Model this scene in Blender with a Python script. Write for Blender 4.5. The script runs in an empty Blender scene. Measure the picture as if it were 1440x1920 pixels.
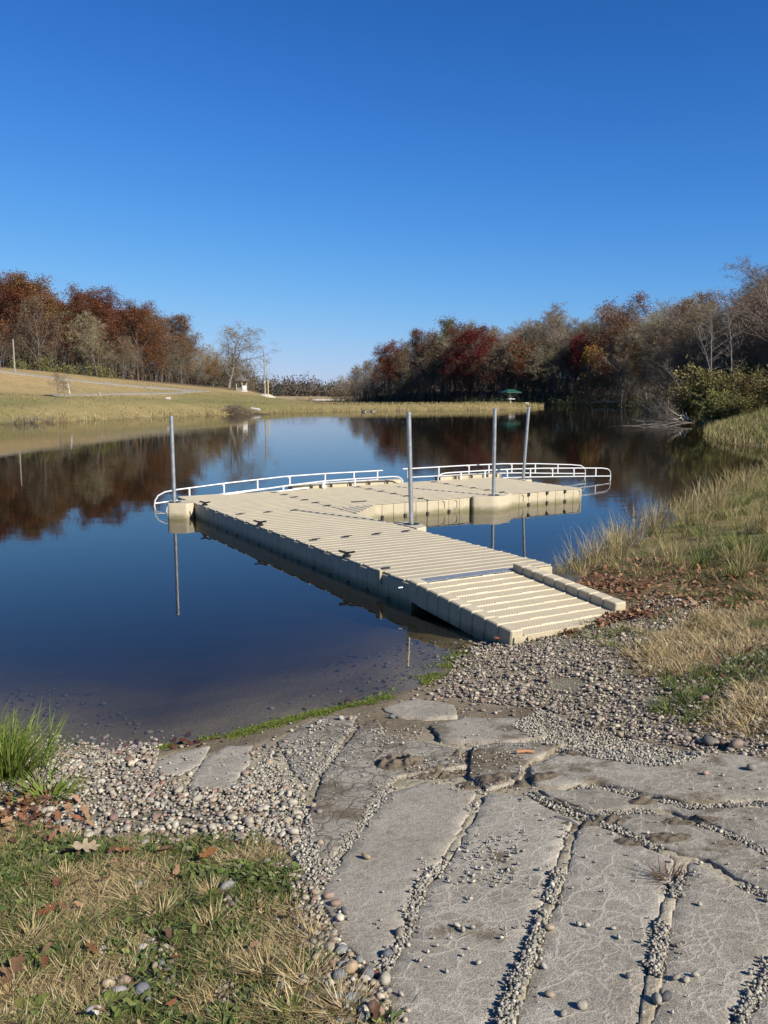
import bpy, bmesh, math, random
import numpy as np
from mathutils import Vector, Matrix
from mathutils.geometry import delaunay_2d_cdt

R = math.radians
rng = np.random.default_rng(7)
random.seed(7)
scene = bpy.context.scene
col = scene.collection

# ------------------------------------------------------------------ camera
CAM_F, CAM_HZ, CAM_H = 1560.0, 743.2, 2.301          # focal length and horizon row of a 1440 x 1920 photo, eye height over the water
PITCH = math.atan2(960 - CAM_HZ, CAM_F)
cam_data = bpy.data.cameras.new('camera')
cam = bpy.data.objects.new('camera', cam_data)
col.objects.link(cam)
cam_data.sensor_fit = 'VERTICAL'
cam_data.sensor_height = 36
cam_data.lens = CAM_F / 1920 * 36
cam_data.clip_start = 0.1
cam_data.clip_end = 8000
cam.location = (0, 0, CAM_H)
cam.rotation_euler = (math.pi / 2 - PITCH, 0, 0)
scene.camera = cam

# ------------------------------------------------------------------ sky, sun, exposure
SUN_EL = R(35)
SUN_DIR = Vector((0.757, -0.652, 0)).normalized()     # towards the sun, seen from above
world = bpy.data.worlds.new('World')
scene.world = world
world.use_nodes = True
wn = world.node_tree
bg = wn.nodes['Background']
sky = wn.nodes.new('ShaderNodeTexSky')
sky.sky_type = 'NISHITA'
sky.sun_disc = False
sky.sun_elevation = SUN_EL
sky.sun_rotation = math.atan2(SUN_DIR.x, SUN_DIR.y)
sky.altitude = 300
sky.air_density = 1.0
sky.dust_density = 0.25
sky.ozone_density = 3.0
def wmath(op, a, b):
    nd = wn.nodes.new('ShaderNodeMath'); nd.operation = op
    for i, v in ((0, a), (1, b)):
        if isinstance(v, bpy.types.NodeSocket): wn.links.new(v, nd.inputs[i])
        else: nd.inputs[i].default_value = v
    return nd.outputs[0]
sep = wn.nodes.new('ShaderNodeSeparateColor'); comb = wn.nodes.new('ShaderNodeCombineColor')
wn.links.new(sky.outputs[0], sep.inputs[0])
for ch, (gm, B_, A_) in enumerate(((1.85, 1.195, 1.1244), (1.65, 2.2252, 1.7644), (2.7, 13.8371, 10.978))):   # the whole dome graded to the deep clear-day blue
    f_ = wmath('POWER', wmath('MULTIPLY', sep.outputs[ch], .1), gm)
    v_ = wmath('DIVIDE', wmath('MULTIPLY', f_, A_ * 10), wmath('ADD', wmath('MULTIPLY', f_, B_), 1.0))
    wn.links.new(v_, comb.inputs[ch])
wn.links.new(comb.outputs[0], bg.inputs['Color'])
bg.inputs['Strength'].default_value = 0.071
sun_data = bpy.data.lights.new('sun', 'SUN')
sun_data.energy = 4.8
sun_data.angle = R(0.53)
sun_data.color = (1.0, 0.93, 0.82)
sun = bpy.data.objects.new('sun', sun_data)
col.objects.link(sun)
sd3 = Vector((SUN_DIR.x * math.cos(SUN_EL), SUN_DIR.y * math.cos(SUN_EL), math.sin(SUN_EL)))
sun.rotation_euler = sd3.to_track_quat('Z', 'Y').to_euler()
vs = scene.view_settings
vs.view_transform = 'Standard'
vs.look = 'None'
vs.exposure = 0.85
vs.gamma = 1.0
vs.use_curve_mapping = False
scene.cycles.max_bounces = 8
scene.cycles.transparent_max_bounces = 12
scene.cycles.caustics_reflective = False
scene.cycles.caustics_refractive = False

# ------------------------------------------------------------------ lines of sight -> places on the ground
CP, SP = math.cos(PITCH), math.sin(PITCH)
def ray(px, py):
    x = (px - 720) / CAM_F; y = -(py - 960) / CAM_F
    return np.array([x, CP + y * SP, -SP + y * CP])
def flat(px, py, z=0.0):
    r = ray(px, py); t = (z - CAM_H) / r[2]
    return (r[0] * t, r[1] * t)
def far(px, d):
    return ((px - 720) / CAM_F * d, d)
def z_of(py, d):
    return CAM_H + (CAM_HZ - py) * d / CAM_F

# ------------------------------------------------------------------ the lake outline
LAKE_PX = [(-400, 1340), (-120, 1362), (0, 1372), (100, 1393), (200, 1404), (290, 1402), (370, 1388), (450, 1374), (530, 1352), (600, 1335), (700, 1312), (770, 1290),
           (815, 1262), (850, 1235), (885, 1212), (950, 1190), (1010, 1150), (1060, 1110), (1110, 1072), (1200, 1015), (1320, 945), (1440, 888), (1560, 872)]
LAKE = [flat(*p) for p in LAKE_PX]
LAKE += [(22, 31), (19.5, 33), (17.5, 35.5), (17, 42), (20, 52), (25, 64), (30, 84), (43, 118), (56, 160), (62, 200), (62, 235), (50, 258), (38, 265), (14, 285), (-12, 330),
         (-30, 600), (-42, 800), (-76, 740), (-50, 420), (-27, 260), (-19, 200), (-16, 165), (0, 157), (20, 172), (33, 192), (36, 190), (34.5, 182), (26, 156), (22, 147.5), (8, 141),
         (-6.7, 131), (-14, 124), (-17, 113), (-21, 104), (-25, 97), (-27, 91), (-29.5, 79), (-32, 70), (-35, 60), (-34, 40), (-25, 22), (-13, 10)]
LAKE = np.array(LAKE)
def lake_sd(P):
    """signed distance to the waterline, positive on land"""
    A = LAKE; B = np.roll(LAKE, -1, 0)
    d2 = np.full(len(P), 1e18); inside = np.zeros(len(P), bool)
    for a, b in zip(A, B):
        ab = b - a; ap = P - a
        t = np.clip(ap @ ab / (ab @ ab), 0, 1)
        q = ap - t[:, None] * ab
        d2 = np.minimum(d2, (q * q).sum(1))
        c = ((a[1] > P[:, 1]) != (b[1] > P[:, 1]))
        dy = b[1] - a[1] if b[1] != a[1] else 1e-9
        inside ^= c & (P[:, 0] < (b[0] - a[0]) * (P[:, 1] - a[1]) / dy + a[0])
    d = np.sqrt(d2)
    return np.where(inside, -d, d)

ELEV = [(0, 0, .9), (-2.5, 2.5, .62), (-7, 1, .9), (7, 1, 1.0), (0, -20, 1.8), (8, 8, .8), (5, 9, .5), (12, 12, .9), (14, 24, .9), (25, 20, 2), (40, 10, 3),
        (20.5, 42, 1.9), (27, 58, 2.3), (34, 50, 4.0), (34, 76, 2.4), (48, 110, 2.8), (66, 150, 3), (70, 200, 2.0), (66, 245, 1.6), (42, 275, 1.2), (16, 300, 1.2), (-8, 345, 1.2),
        (110, 200, 6), (90, 320, 4), (30, 380, 12), (60, 340, 10), (8, 385, 11), (-6, 400, 8), (100, 260, 10), (60, 90, 5), (-53, 115, 5.7), (-45, 125, 4.7), (-36, 135, 3.75), (-31.6, 145, 3.2), (-28.6, 165, 3.3), (-23, 160, 2.25),
        (-15.5, 148, 1.2), (-34.8, 92, 2.1), (-39, 85, 1.5), (-31, 115, 2.0), (-46, 100, 2.8), (-26, 125, 1.7), (-20, 135, 1.35), (-74, 160, 8), (-71, 120, 7.4), (-63, 190, 7), (-48, 220, 4.8),
        (-120, 100, 11), (-80, 60, 5), (-60, 40, 3), (-45, 30, 1.7), (-20, 6, 1.2), (0, 149, .95), (20, 162, .95), (-9, 142, 1.05), (30, 180, .7),
        (-60, 420, 3), (-42, 300, 2.4), (-75, 830, 1.5), (-300, 900, 6), (0, 1000, 2), (300, 900, 8), (-1000, 2000, 8), (1000, 2000, 8), (0, 3000, 6), (200, -300, 5), (-300, -200, 7), (500, 300, 12), (-500, 300, 14), (-10, 420, 2), (-20, 620, 1.5)]
ELEV = np.array(ELEV, float)
_n = len(ELEV)
_r = np.linalg.norm(ELEV[:, None, :2] - ELEV[None, :, :2], axis=2)
_W = np.linalg.solve(np.block([[_r, np.ones((_n, 1))], [np.ones((1, _n)), np.zeros((1, 1))]]), np.append(ELEV[:, 2], 0))
def vnoise(P, s, seed=0):
    """cheap smooth noise, about -1..1"""
    r = np.random.default_rng(seed)
    out = np.zeros(len(P))
    for k in range(6):
        a = r.uniform(0, 6.283); f = s * r.uniform(.6, 1.7)
        out += np.sin((P[:, 0] * math.cos(a) + P[:, 1] * math.sin(a)) * f + r.uniform(0, 6.28) + 1.7 * np.sin((P[:, 0] * math.sin(a) - P[:, 1] * math.cos(a)) * f * .7 + r.uniform(0, 6)))
    return out / 3.0
def height(P, fine=True):
    P = np.asarray(P, float).reshape(-1, 2)
    sd = lake_sd(P)
    zr = _W[-1] + np.linalg.norm(P[:, None, :] - ELEV[None, :, :2], axis=2) @ _W[:-1]
    zr = np.maximum(zr, .2)
    dist = np.hypot(P[:, 0], P[:, 1])
    k = np.interp(dist, [12, 30, 80, 200], [.14, .28, .30, .30])
    a = k * np.maximum(sd, 0)
    h_ = np.clip(.5 + .5 * (zr - a) / .25, 0, 1)               # smooth minimum
    zl = zr * (1 - h_) + a * h_ - .25 * h_ * (1 - h_) * np.clip(np.maximum(sd, 0) / 1.5, 0, 1)
    zw = -np.minimum(np.interp(dist, [10, 40], [.14, .30]) * np.maximum(-sd, 0), 2.6)
    z = np.where(sd > 0, zl, zw)
    if fine:
        z = z + vnoise(P, 1.1, 3) * .012 * np.clip(np.abs(sd) / .6, 0, 1) + vnoise(P, .09, 5) * .10 * np.clip((dist - 20) / 60, 0, 1) * np.clip(sd / 12, 0, 1)
        z = z + vnoise(P, 9, 8) * .004 * np.clip((14 - dist) / 6, 0, 1)
    return z
def h1(x, y):
    return float(height(np.array([[x, y]]))[0])
_T = np.concatenate([np.linspace(1.2, 12, 700), np.geomspace(12, 2500, 1300)])
def hit(px, py):
    """where the line of sight through a photo pixel meets the ground or the water"""
    r = ray(px, py); Q = r[None, :] * _T[:, None]; Z = CAM_H + Q[:, 2]
    g = np.maximum(height(Q[:, :2]), 0.0)
    k = np.argmax(Z < g)
    if Z[k] >= g[k]: k = len(_T) - 1
    k = max(k, 1)
    a, b = Z[k - 1] - g[k - 1], Z[k] - g[k]
    t = _T[k - 1] + (_T[k] - _T[k - 1]) * a / (a - b + 1e-12)
    return (r[0] * t, r[1] * t)
def near_hits(pts):
    return np.array([hit(*p) for p in pts])
def in_poly(P, poly):
    ins = np.zeros(len(P), bool)
    for a, b in zip(poly, np.roll(poly, -1, 0)):
        c = ((a[1] > P[:, 1]) != (b[1] > P[:, 1]))
        dy = b[1] - a[1] if b[1] != a[1] else 1e-9
        ins ^= c & (P[:, 0] < (b[0] - a[0]) * (P[:, 1] - a[1]) / dy + a[0])
    return ins
def scatter(poly, n, r=rng):
    lo, hi = poly.min(0), poly.max(0); out = np.zeros((0, 2))
    while len(out) < n:
        q = r.uniform(lo, hi, (n * 3, 2)); out = np.vstack([out, q[in_poly(q, poly)]])
    return out[:n]

# ------------------------------------------------------------------ materials
def mat(name):
    m = bpy.data.materials.new(name); m.use_nodes = True
    nt = m.node_tree; b = nt.nodes['Principled BSDF']
    return m, nt, b
class NT:
    """tiny node helper"""
    def __init__(s, nt): s.t = nt
    def n(s, kind, ins=None, **kw):
        nd = s.t.nodes.new('ShaderNode' + kind)
        for k, v in kw.items(): setattr(nd, k, v)
        for k, v in (ins or {}).items():
            if isinstance(v, bpy.types.NodeSocket): s.t.links.new(v, nd.inputs[k])
            else: nd.inputs[k].default_value = v
        return nd
    def link(s, a, b): s.t.links.new(a, b)
    def pos(s): return s.n('NewGeometry').outputs['Position']
    def obj(s): return s.n('TexCoord').outputs['Object']
    def noise(s, vec, scale, detail=4, rough=.55, dist=0.0):
        return s.n('TexNoise', {'Vector': vec, 'Scale': scale, 'Detail': detail, 'Roughness': rough, 'Distortion': dist}).outputs['Fac']
    def ramp(s, fac, stops):
        nd = s.n('ValToRGB', {'Fac': fac}); e = nd.color_ramp.elements
        while len(e) < len(stops): e.new(.5)
        for el, (p, c) in zip(e, stops): el.position = p; el.color = (*c, 1) if len(c) == 3 else c
        return nd.outputs['Color']
    def mix(s, fac, a, b, mode='MIX'):
        nd = s.n('Mix', data_type='RGBA', blend_type=mode)
        for k, v in (('Factor', fac), ('A', a), ('B', b)):
            i = [x for x in nd.inputs if x.name == k and (x.type == 'RGBA' if k != 'Factor' else x.type == 'VALUE')][0]
            if isinstance(v, bpy.types.NodeSocket): s.t.links.new(v, i)
            elif k == 'Factor': i.default_value = v
            else: i.default_value = (*v, 1) if len(v) == 3 else v
        return [o for o in nd.outputs if o.type == 'RGBA'][0]
    def math(s, op, a, b=0.0, clamp=False):
        nd = s.n('Math', operation=op, use_clamp=clamp)
        for i, v in ((0, a), (1, b)):
            if isinstance(v, bpy.types.NodeSocket): s.t.links.new(v, nd.inputs[i])
            else: nd.inputs[i].default_value = v
        return nd.outputs[0]
    def bump(s, h, strength=.5, dist=.02, normal=None):
        ins = {'Height': h, 'Strength': strength, 'Distance': dist}
        if normal is not None: ins['Normal'] = normal
        return s.n('Bump', ins).outputs['Normal']
def simple(name, c, rough=.6, metal=0.0, var=.15, scale=6.0, bump=.0, bscale=60.0):
    m, nt, b = mat(name); t = NT(nt); o = t.obj()
    n = t.noise(o, scale, 5)
    c = np.array(c)
    t.link(t.ramp(n, [(.3, tuple(c * (1 - var))), (.7, tuple(np.minimum(c * (1 + var), 1)))]), b.inputs['Base Color'])
    b.inputs['Roughness'].default_value = rough; b.inputs['Metallic'].default_value = metal
    if bump: t.link(t.bump(t.noise(o, bscale, 3), bump, .01), b.inputs['Normal'])
    return m
def tinted(name, rough=.8, trans=0.0, bump=.0, bscale=150, spec=.3, jitter=.0, mottle=.25):
    """colour comes from the mesh's own 'tint' attribute (each pebble, leaf or blade has its colour)"""
    m, nt, b = mat(name); t = NT(nt)
    a = t.n('Attribute', attribute_name='tint').outputs['Color']
    c = a
    if mottle:
        n = t.noise(t.pos(), bscale * .6, 3)
        c = t.mix(1.0, a, t.ramp(n, [(.3, (1 - mottle,) * 3), (.7, (1 + mottle * .5,) * 3)]), 'MULTIPLY')
    if jitter:
        o = t.n('ObjectInfo').outputs['Random']
        c = t.n('HueSaturation', {'Hue': t.math('ADD', .5 - jitter * .12, t.math('MULTIPLY', o, jitter * .24)), 'Saturation': 1.0, 'Value': t.math('ADD', 1 - jitter, t.math('MULTIPLY', o, jitter * 1.6)), 'Color': c}).outputs['Color']
    t.link(c, b.inputs['Base Color'])
    b.inputs['Roughness'].default_value = rough; b.inputs['Specular IOR Level'].default_value = spec
    if bump: t.link(t.bump(t.noise(t.pos(), bscale, 4), bump, .004), b.inputs['Normal'])
    if trans:
        tr = t.n('BsdfTranslucent', {'Color': c}); mx = t.n('MixShader', {0: trans}); out = nt.nodes['Material Output']
        t.link(b.outputs[0], mx.inputs[1]); t.link(tr.outputs[0], mx.inputs[2]); t.link(mx.outputs[0], out.inputs['Surface'])
    return m

M_STONE = tinted('pebble stone', .75, 0, .5, 130, .35)
M_BLADE = tinted('grass blade', .7, .35, 0, 40, .2, mottle=.2)
M_LITTER = tinted('dead leaf', .75, .25, 0, 60, .25)
M_CROWN = tinted('autumn crown', .85, .25, 0, 3, .15, jitter=.22, mottle=.0)
M_TWIG = tinted('bare twig', .9, 0, 0, 3, .1, jitter=.28, mottle=.0)
M_WEED = tinted('green weed', .6, .3, 0, 60, .3)

def bark_material():
    m, nt, b = mat('tree bark'); t = NT(nt); o = t.obj()
    n = t.noise(t.n('Mapping', {'Vector': o, 'Scale': (6, 6, 1.2)}).outputs[0], 3, 6)
    rnd = t.n('ObjectInfo').outputs['Random']
    c = t.ramp(n, [(.3, (.05, .04, .032)), (.7, (.19, .165, .14))])
    c = t.mix(t.math('MULTIPLY', rnd, .5), c, (.24, .22, .20))
    t.link(c, b.inputs['Base Color']); b.inputs['Roughness'].default_value = .9
    t.link(t.bump(n, .6, .03), b.inputs['Normal'])
    return m
M_BARK = bark_material()

def plastic_material(name, deck):
    m, nt, b = mat(name); t = NT(nt); o = t.obj(); p = t.pos()
    base = (.43, .373, .258)
    n = t.noise(o, 3.5, 6, .6)
    c = t.ramp(n, [(.25, tuple(np.array(base) * .86)), (.75, tuple(np.array(base) * 1.05))])
    if deck:
        g = t.noise(t.n('Mapping', {'Vector': o, 'Scale': (1, 6, 1)}).outputs[0], 2.2, 7, .65)
        c = t.mix(t.ramp(g, [(.42, (0, 0, 0)), (.72, (.6,) * 3)]), c, (.285, .245, .17))
        zz = t.n('SeparateXYZ', {'Vector': o}).outputs['Z']
        c = t.mix(t.math('MULTIPLY', t.math('LESS_THAN', zz, .280), t.ramp(t.noise(o, 1.3, 7, .7), [(.35, (.25,) * 3), (.7, (.75,) * 3)])), c, (.33, .285, .195))          # patchy dirt in the treads; also paints in their contrast with the sunlit ribs
        sc_ = t.noise(t.n('Mapping', {'Vector': o, 'Scale': (1.2, 9, 1), 'Rotation': (0, 0, R(35))}).outputs[0], 3.0, 8, .75)
        c = t.mix(t.ramp(sc_, [(.62, (0, 0, 0)), (.72, (.5,) * 3)]), c, (.17, .14, .095))
        v = t.n('TexVoronoi', {'Vector': o, 'Scale': 55.0}).outputs['Distance']
        t.link(t.bump(t.ramp(v, [(.15, (0, 0, 0)), (.4, (1, 1, 1))]), .7, .004), b.inputs['Normal'])
    else:
        z = t.n('SeparateXYZ', {'Vector': p}).outputs['Z']
        w = t.math('ADD', z, t.math('MULTIPLY', t.noise(p, 9, 5), .12))
        c = t.mix(t.ramp(w, [(.08, (.85,) * 3), (.17, (0, 0, 0))]), c, (.15, .135, .07))       # the slimy line at the water
        st = t.noise(t.n('Mapping', {'Vector': p, 'Scale': (14, 14, 1.5)}).outputs[0], 1.2, 5)
        c = t.mix(t.ramp(st, [(.52, (0, 0, 0)), (.8, (.35,) * 3)]), c, (.24, .20, .13))
        t.link(t.bump(t.noise(o, 25, 3), .15, .01), b.inputs['Normal'])
    t.link(c, b.inputs['Base Color']); b.inputs['Roughness'].default_value = .5; b.inputs['Specular IOR Level'].default_value = .35
    return m
M_DECK = plastic_material('beige deck plastic', True)
M_SIDE = plastic_material('beige side plastic', False)
def grid_deck():
    m, nt, b = mat('gridded ramp plastic'); t = NT(nt); o = t.obj()
    br = t.n('TexBrick', {'Vector': o, 'Color1': (.475, .405, .275, 1), 'Color2': (.445, .378, .255, 1), 'Mortar': (.32, .27, .18, 1), 'Scale': 1.0, 'Mortar Size': .0042, 'Mortar Smooth': .4, 'Brick Width': .034, 'Row Height': .0235, 'Bias': 0.0}, offset=.5)
    z = t.n('SeparateXYZ', {'Vector': o}).outputs['Z']
    top = t.math('GREATER_THAN', z, -.004)
    n = t.noise(o, 4, 6, .6)
    plain = t.ramp(n, [(.3, (.43, .37, .25)), (.7, (.48, .41, .28))])
    c = t.mix(top, br.outputs['Color'], plain)
    d = t.noise(o, 2.5, 6, .65)
    c = t.mix(t.ramp(d, [(.5, (0, 0, 0)), (.8, (.3,) * 3)]), c, (.33, .27, .18))
    t.link(c, b.inputs['Base Color']); b.inputs['Roughness'].default_value = .55
    t.link(t.bump(t.math('SUBTRACT', 1.0, br.outputs['Fac']), .5, .004), b.inputs['Normal'])
    return m
M_GRID = grid_deck()
M_BLACK = simple('black rubber', (.018, .018, .02), .5)
M_PIPE = simple('galvanised pipe', (.40, .42, .43), .42, .75, .18, 14)
M_ALU = simple('white coated aluminium', (.50, .51, .51), .4, .0, .05)
M_STEEL = simple('bright steel', (.42, .43, .44), .5, .8, .15, 20)
M_WOOD = simple('weathered pole wood', (.30, .25, .19), .85, 0, .25, 5)
M_PALEWOOD = simple('bleached wood', (.27, .245, .205), .8, 0, .25, 4)
M_WHITE = simple('white paint', (.50, .49, .46), .5, 0, .06)
M_ROOF = simple('brown shingle', (.085, .07, .06), .85, 0, .25, 3)
M_GREEN = simple('dark green roof paint', (.010, .055, .034), .5, 0, .15)
M_YELLOW = simple('yellow timber', (.48, .38, .14), .7, 0, .12)
M_TABLE = simple('grey metal table', (.42, .42, .41), .5, .1)
M_SAND = simple('pale sand', (.40, .365, .30), .95, 0, .12, 2)
M_ROAD = simple('pale gravel road', (.205, .185, .145), .95, 0, .14, .6)
M_DUCKD = simple('dark feather', (.035, .03, .025), .7)
M_DUCKW = simple('white feather', (.42, .40, .36), .7)

# ------------------------------------------------------------------ mesh helpers
def link(o, parent=None):
    col.objects.link(o)
    if parent is not None: o.parent = parent
    return o
def tag(o, label=None, cat=None, group=None, kind=None):
    if label: o['label'] = label
    if cat: o['category'] = cat
    if group: o['group'] = group
    if kind: o['kind'] = kind
    return o
def empty(name, loc, rz=0.0, **kw):
    o = bpy.data.objects.new(name, None); o.location = loc; o.rotation_euler = (0, 0, rz); o.empty_display_size = .2
    link(o); tag(o, **kw); return o
def np_mesh(name, V, F, tint=None, smooth=False):
    """V (n,3); F a list of (m,k) index arrays; tint (n,3) per-vertex base colour"""
    me = bpy.data.meshes.new(name)
    V = np.asarray(V, np.float32).reshape(-1, 3)
    F = [np.asarray(f, np.int32) for f in F if len(f)]
    me.vertices.add(len(V)); me.vertices.foreach_set('co', V.ravel())
    loops = np.concatenate([f.ravel() for f in F]); sizes = np.concatenate([np.full(len(f), f.shape[1], np.int32) for f in F])
    me.loops.add(len(loops)); me.loops.foreach_set('vertex_index', loops)
    me.polygons.add(len(sizes)); me.polygons.foreach_set('loop_start', np.concatenate([[0], np.cumsum(sizes)[:-1]]).astype(np.int32))
    me.polygons.foreach_set('loop_total', sizes)
    if smooth: me.polygons.foreach_set('use_smooth', np.ones(len(sizes), bool))
    me.update(calc_edges=True)
    if tint is not None:
        a = me.attributes.new('tint', 'FLOAT_COLOR', 'POINT')
        a.data.foreach_set('color', np.hstack([np.asarray(tint, np.float32).reshape(-1, 3), np.ones((len(V), 1), np.float32)]).ravel())
    return me
def obj(name, me, m, parent=None, loc=None):
    if m is not None and not me.materials: me.materials.append(m)
    o = bpy.data.objects.new(name, me)
    if loc is not None: o.location = loc
    return link(o, parent)
class MB:
    """collects simple shapes and builds one mesh"""
    def __init__(s): s.v = []; s.f = []
    def add(s, v, f):
        k = len(s.v); s.v += [tuple(p) for p in v]; s.f += [tuple(i + k for i in q) for q in f]; return s
    def box(s, x0, x1, y0, y1, z0, z1):
        return s.add([(x0, y0, z0), (x1, y0, z0), (x1, y1, z0), (x0, y1, z0), (x0, y0, z1), (x1, y0, z1), (x1, y1, z1), (x0, y1, z1)],
                     [(3, 2, 1, 0), (4, 5, 6, 7), (0, 1, 5, 4), (1, 2, 6, 5), (2, 3, 7, 6), (3, 0, 4, 7)])
    def cbox(s, x0, x1, y0, y1, z0, z1, c):
        """box with chamfered top and vertical edges"""
        P = [(x0 + c, y0), (x1 - c, y0), (x1, y0 + c), (x1, y1 - c), (x1 - c, y1), (x0 + c, y1), (x0, y1 - c), (x0, y0 + c)]
        mx, my = (x0 + x1) / 2, (y0 + y1) / 2
        Q = [(mx + (x - mx) * (1 - 2 * c / (x1 - x0)), my + (y - my) * (1 - 2 * c / (y1 - y0))) for x, y in P]
        v = [(x, y, z0) for x, y in P] + [(x, y, z1 - c) for x, y in P] + [(x, y, z1) for x, y in Q]
        f = [tuple(range(7, -1, -1)), tuple(range(16, 24))]
        for k in range(8):
            j = (k + 1) % 8; f += [(k, j, j + 8, k + 8), (k + 8, j + 8, j + 16, k + 16)]
        return s.add(v, f)
    def prism(s, poly, z0, z1):
        n = len(poly)
        v = [(x, y, z0) for x, y in poly] + [(x, y, z1) for x, y in poly]
        return s.add(v, [tuple(range(n - 1, -1, -1)), tuple(range(n, 2 * n))] + [(k, (k + 1) % n, (k + 1) % n + n, k + n) for k in range(n)])
    def tube(s, pts, r, n=8, r1=None, cap=True):
        pts = [Vector(p) for p in pts]; m = len(pts); V = []; F = []
        up = Vector((0, 0, 1)); x = None
        for k, p in enumerate(pts):
            d = (pts[min(k + 1, m - 1)] - pts[max(k - 1, 0)]).normalized()
            if x is None:
                ref = up if abs(d.z) < .9 else Vector((1, 0, 0)); x = d.cross(ref).normalized()
            else: x = (x - d * x.dot(d)).normalized()
            y = d.cross(x); rr = r if r1 is None else r + (r1 - r) * k / (m - 1)
            V += [p + (x * math.cos(2 * math.pi * a / n) + y * math.sin(2 * math.pi * a / n)) * rr for a in range(n)]
        for k in range(m - 1):
            for a in range(n):
                b = (a + 1) % n; F.append((k * n + a, k * n + b, k * n + n + b, k * n + n + a))
        if cap: F += [tuple(range(n - 1, -1, -1)), tuple(range((m - 1) * n, m * n))]
        return s.add(V, F)
    def build(s, name, m, parent=None, loc=None, smooth=False):
        me = bpy.data.meshes.new(name); me.from_pydata(s.v, [], s.f)
        if smooth:
            me.polygons.foreach_set('use_smooth', np.ones(len(me.polygons), bool))
            me.set_sharp_from_angle(angle=R(40))
        me.update(); return obj(name, me, m, parent, loc)
def copy_thing(root, loc=None, rz=None, scale=None):
    r = root.copy(); col.objects.link(r)
    if loc is not None: r.location = loc
    if rz is not None: r.rotation_euler = (0, 0, rz)
    if scale is not None: r.scale = scale
    for c in list(root.children):
        d = c.copy(); col.objects.link(d); d.parent = r
        for g in list(c.children):
            e = g.copy(); col.objects.link(e); e.parent = d
    return r

# ------------------------------------------------------------------ near-ground areas, outlined on the ground
TURF_L = near_hits([(-100, 1510), (0, 1530), (90, 1560), (180, 1578), (330, 1580), (480, 1572), (550, 1640), (575, 1720), (600, 1800), (650, 1870), (720, 1915), (760, 1990), (300, 2010), (-100, 2010)])
BED_L = near_hits([(-60, 1395), (60, 1385), (110, 1392), (200, 1392), (290, 1390), (300, 1440), (345, 1475), (430, 1484), (500, 1420), (545, 1395), (610, 1350), (600, 1440), (560, 1500), (560, 1600), (600, 1700), (640, 1775), (720, 1840), (750, 1930), (640, 1900), (570, 1800), (545, 1650), (480, 1585), (330, 1590), (180, 1588), (90, 1565), (-60, 1500)])
BED_R = near_hits([(810, 1305), (860, 1235), (905, 1205), (985, 1200), (1060, 1180), (1180, 1150), (1230, 1120), (1330, 1130), (1480, 1180), (1480, 1270), (1440, 1420), (1360, 1405), (1250, 1400), (1120, 1370), (1010, 1325), (900, 1318)])
DRY_R = near_hits([(1170, 1230), (1270, 1185), (1330, 1140), (1400, 1110), (1510, 1102), (1510, 1400), (1440, 1385), (1290, 1370), (1210, 1330), (1250, 1290), (1190, 1260)])
LEAF_R = near_hits([(1080, 1090), (1130, 1050), (1200, 1050), (1330, 1060), (1500, 1080), (1500, 1180), (1380, 1150), (1290, 1150), (1230, 1150), (1170, 1165), (1130, 1120)])
BANK_R = near_hits([(1035, 1082), (1100, 1050), (1200, 990), (1320, 935), (1440, 886), (1530, 876), (1560, 960), (1560, 1120), (1440, 1130), (1330, 1100), (1230, 1090), (1130, 1070), (1090, 1095)])
RAMP = near_hits([(285, 1425), (470, 1395), (600, 1345), (720, 1322), (790, 1305), (1000, 1340), (1120, 1380), (1250, 1405), (1440, 1420), (1700, 1430), (1700, 2100), (780, 2100), (700, 1850), (600, 1720), (550, 1600), (540, 1450), (430, 1490), (330, 1480)])

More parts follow.
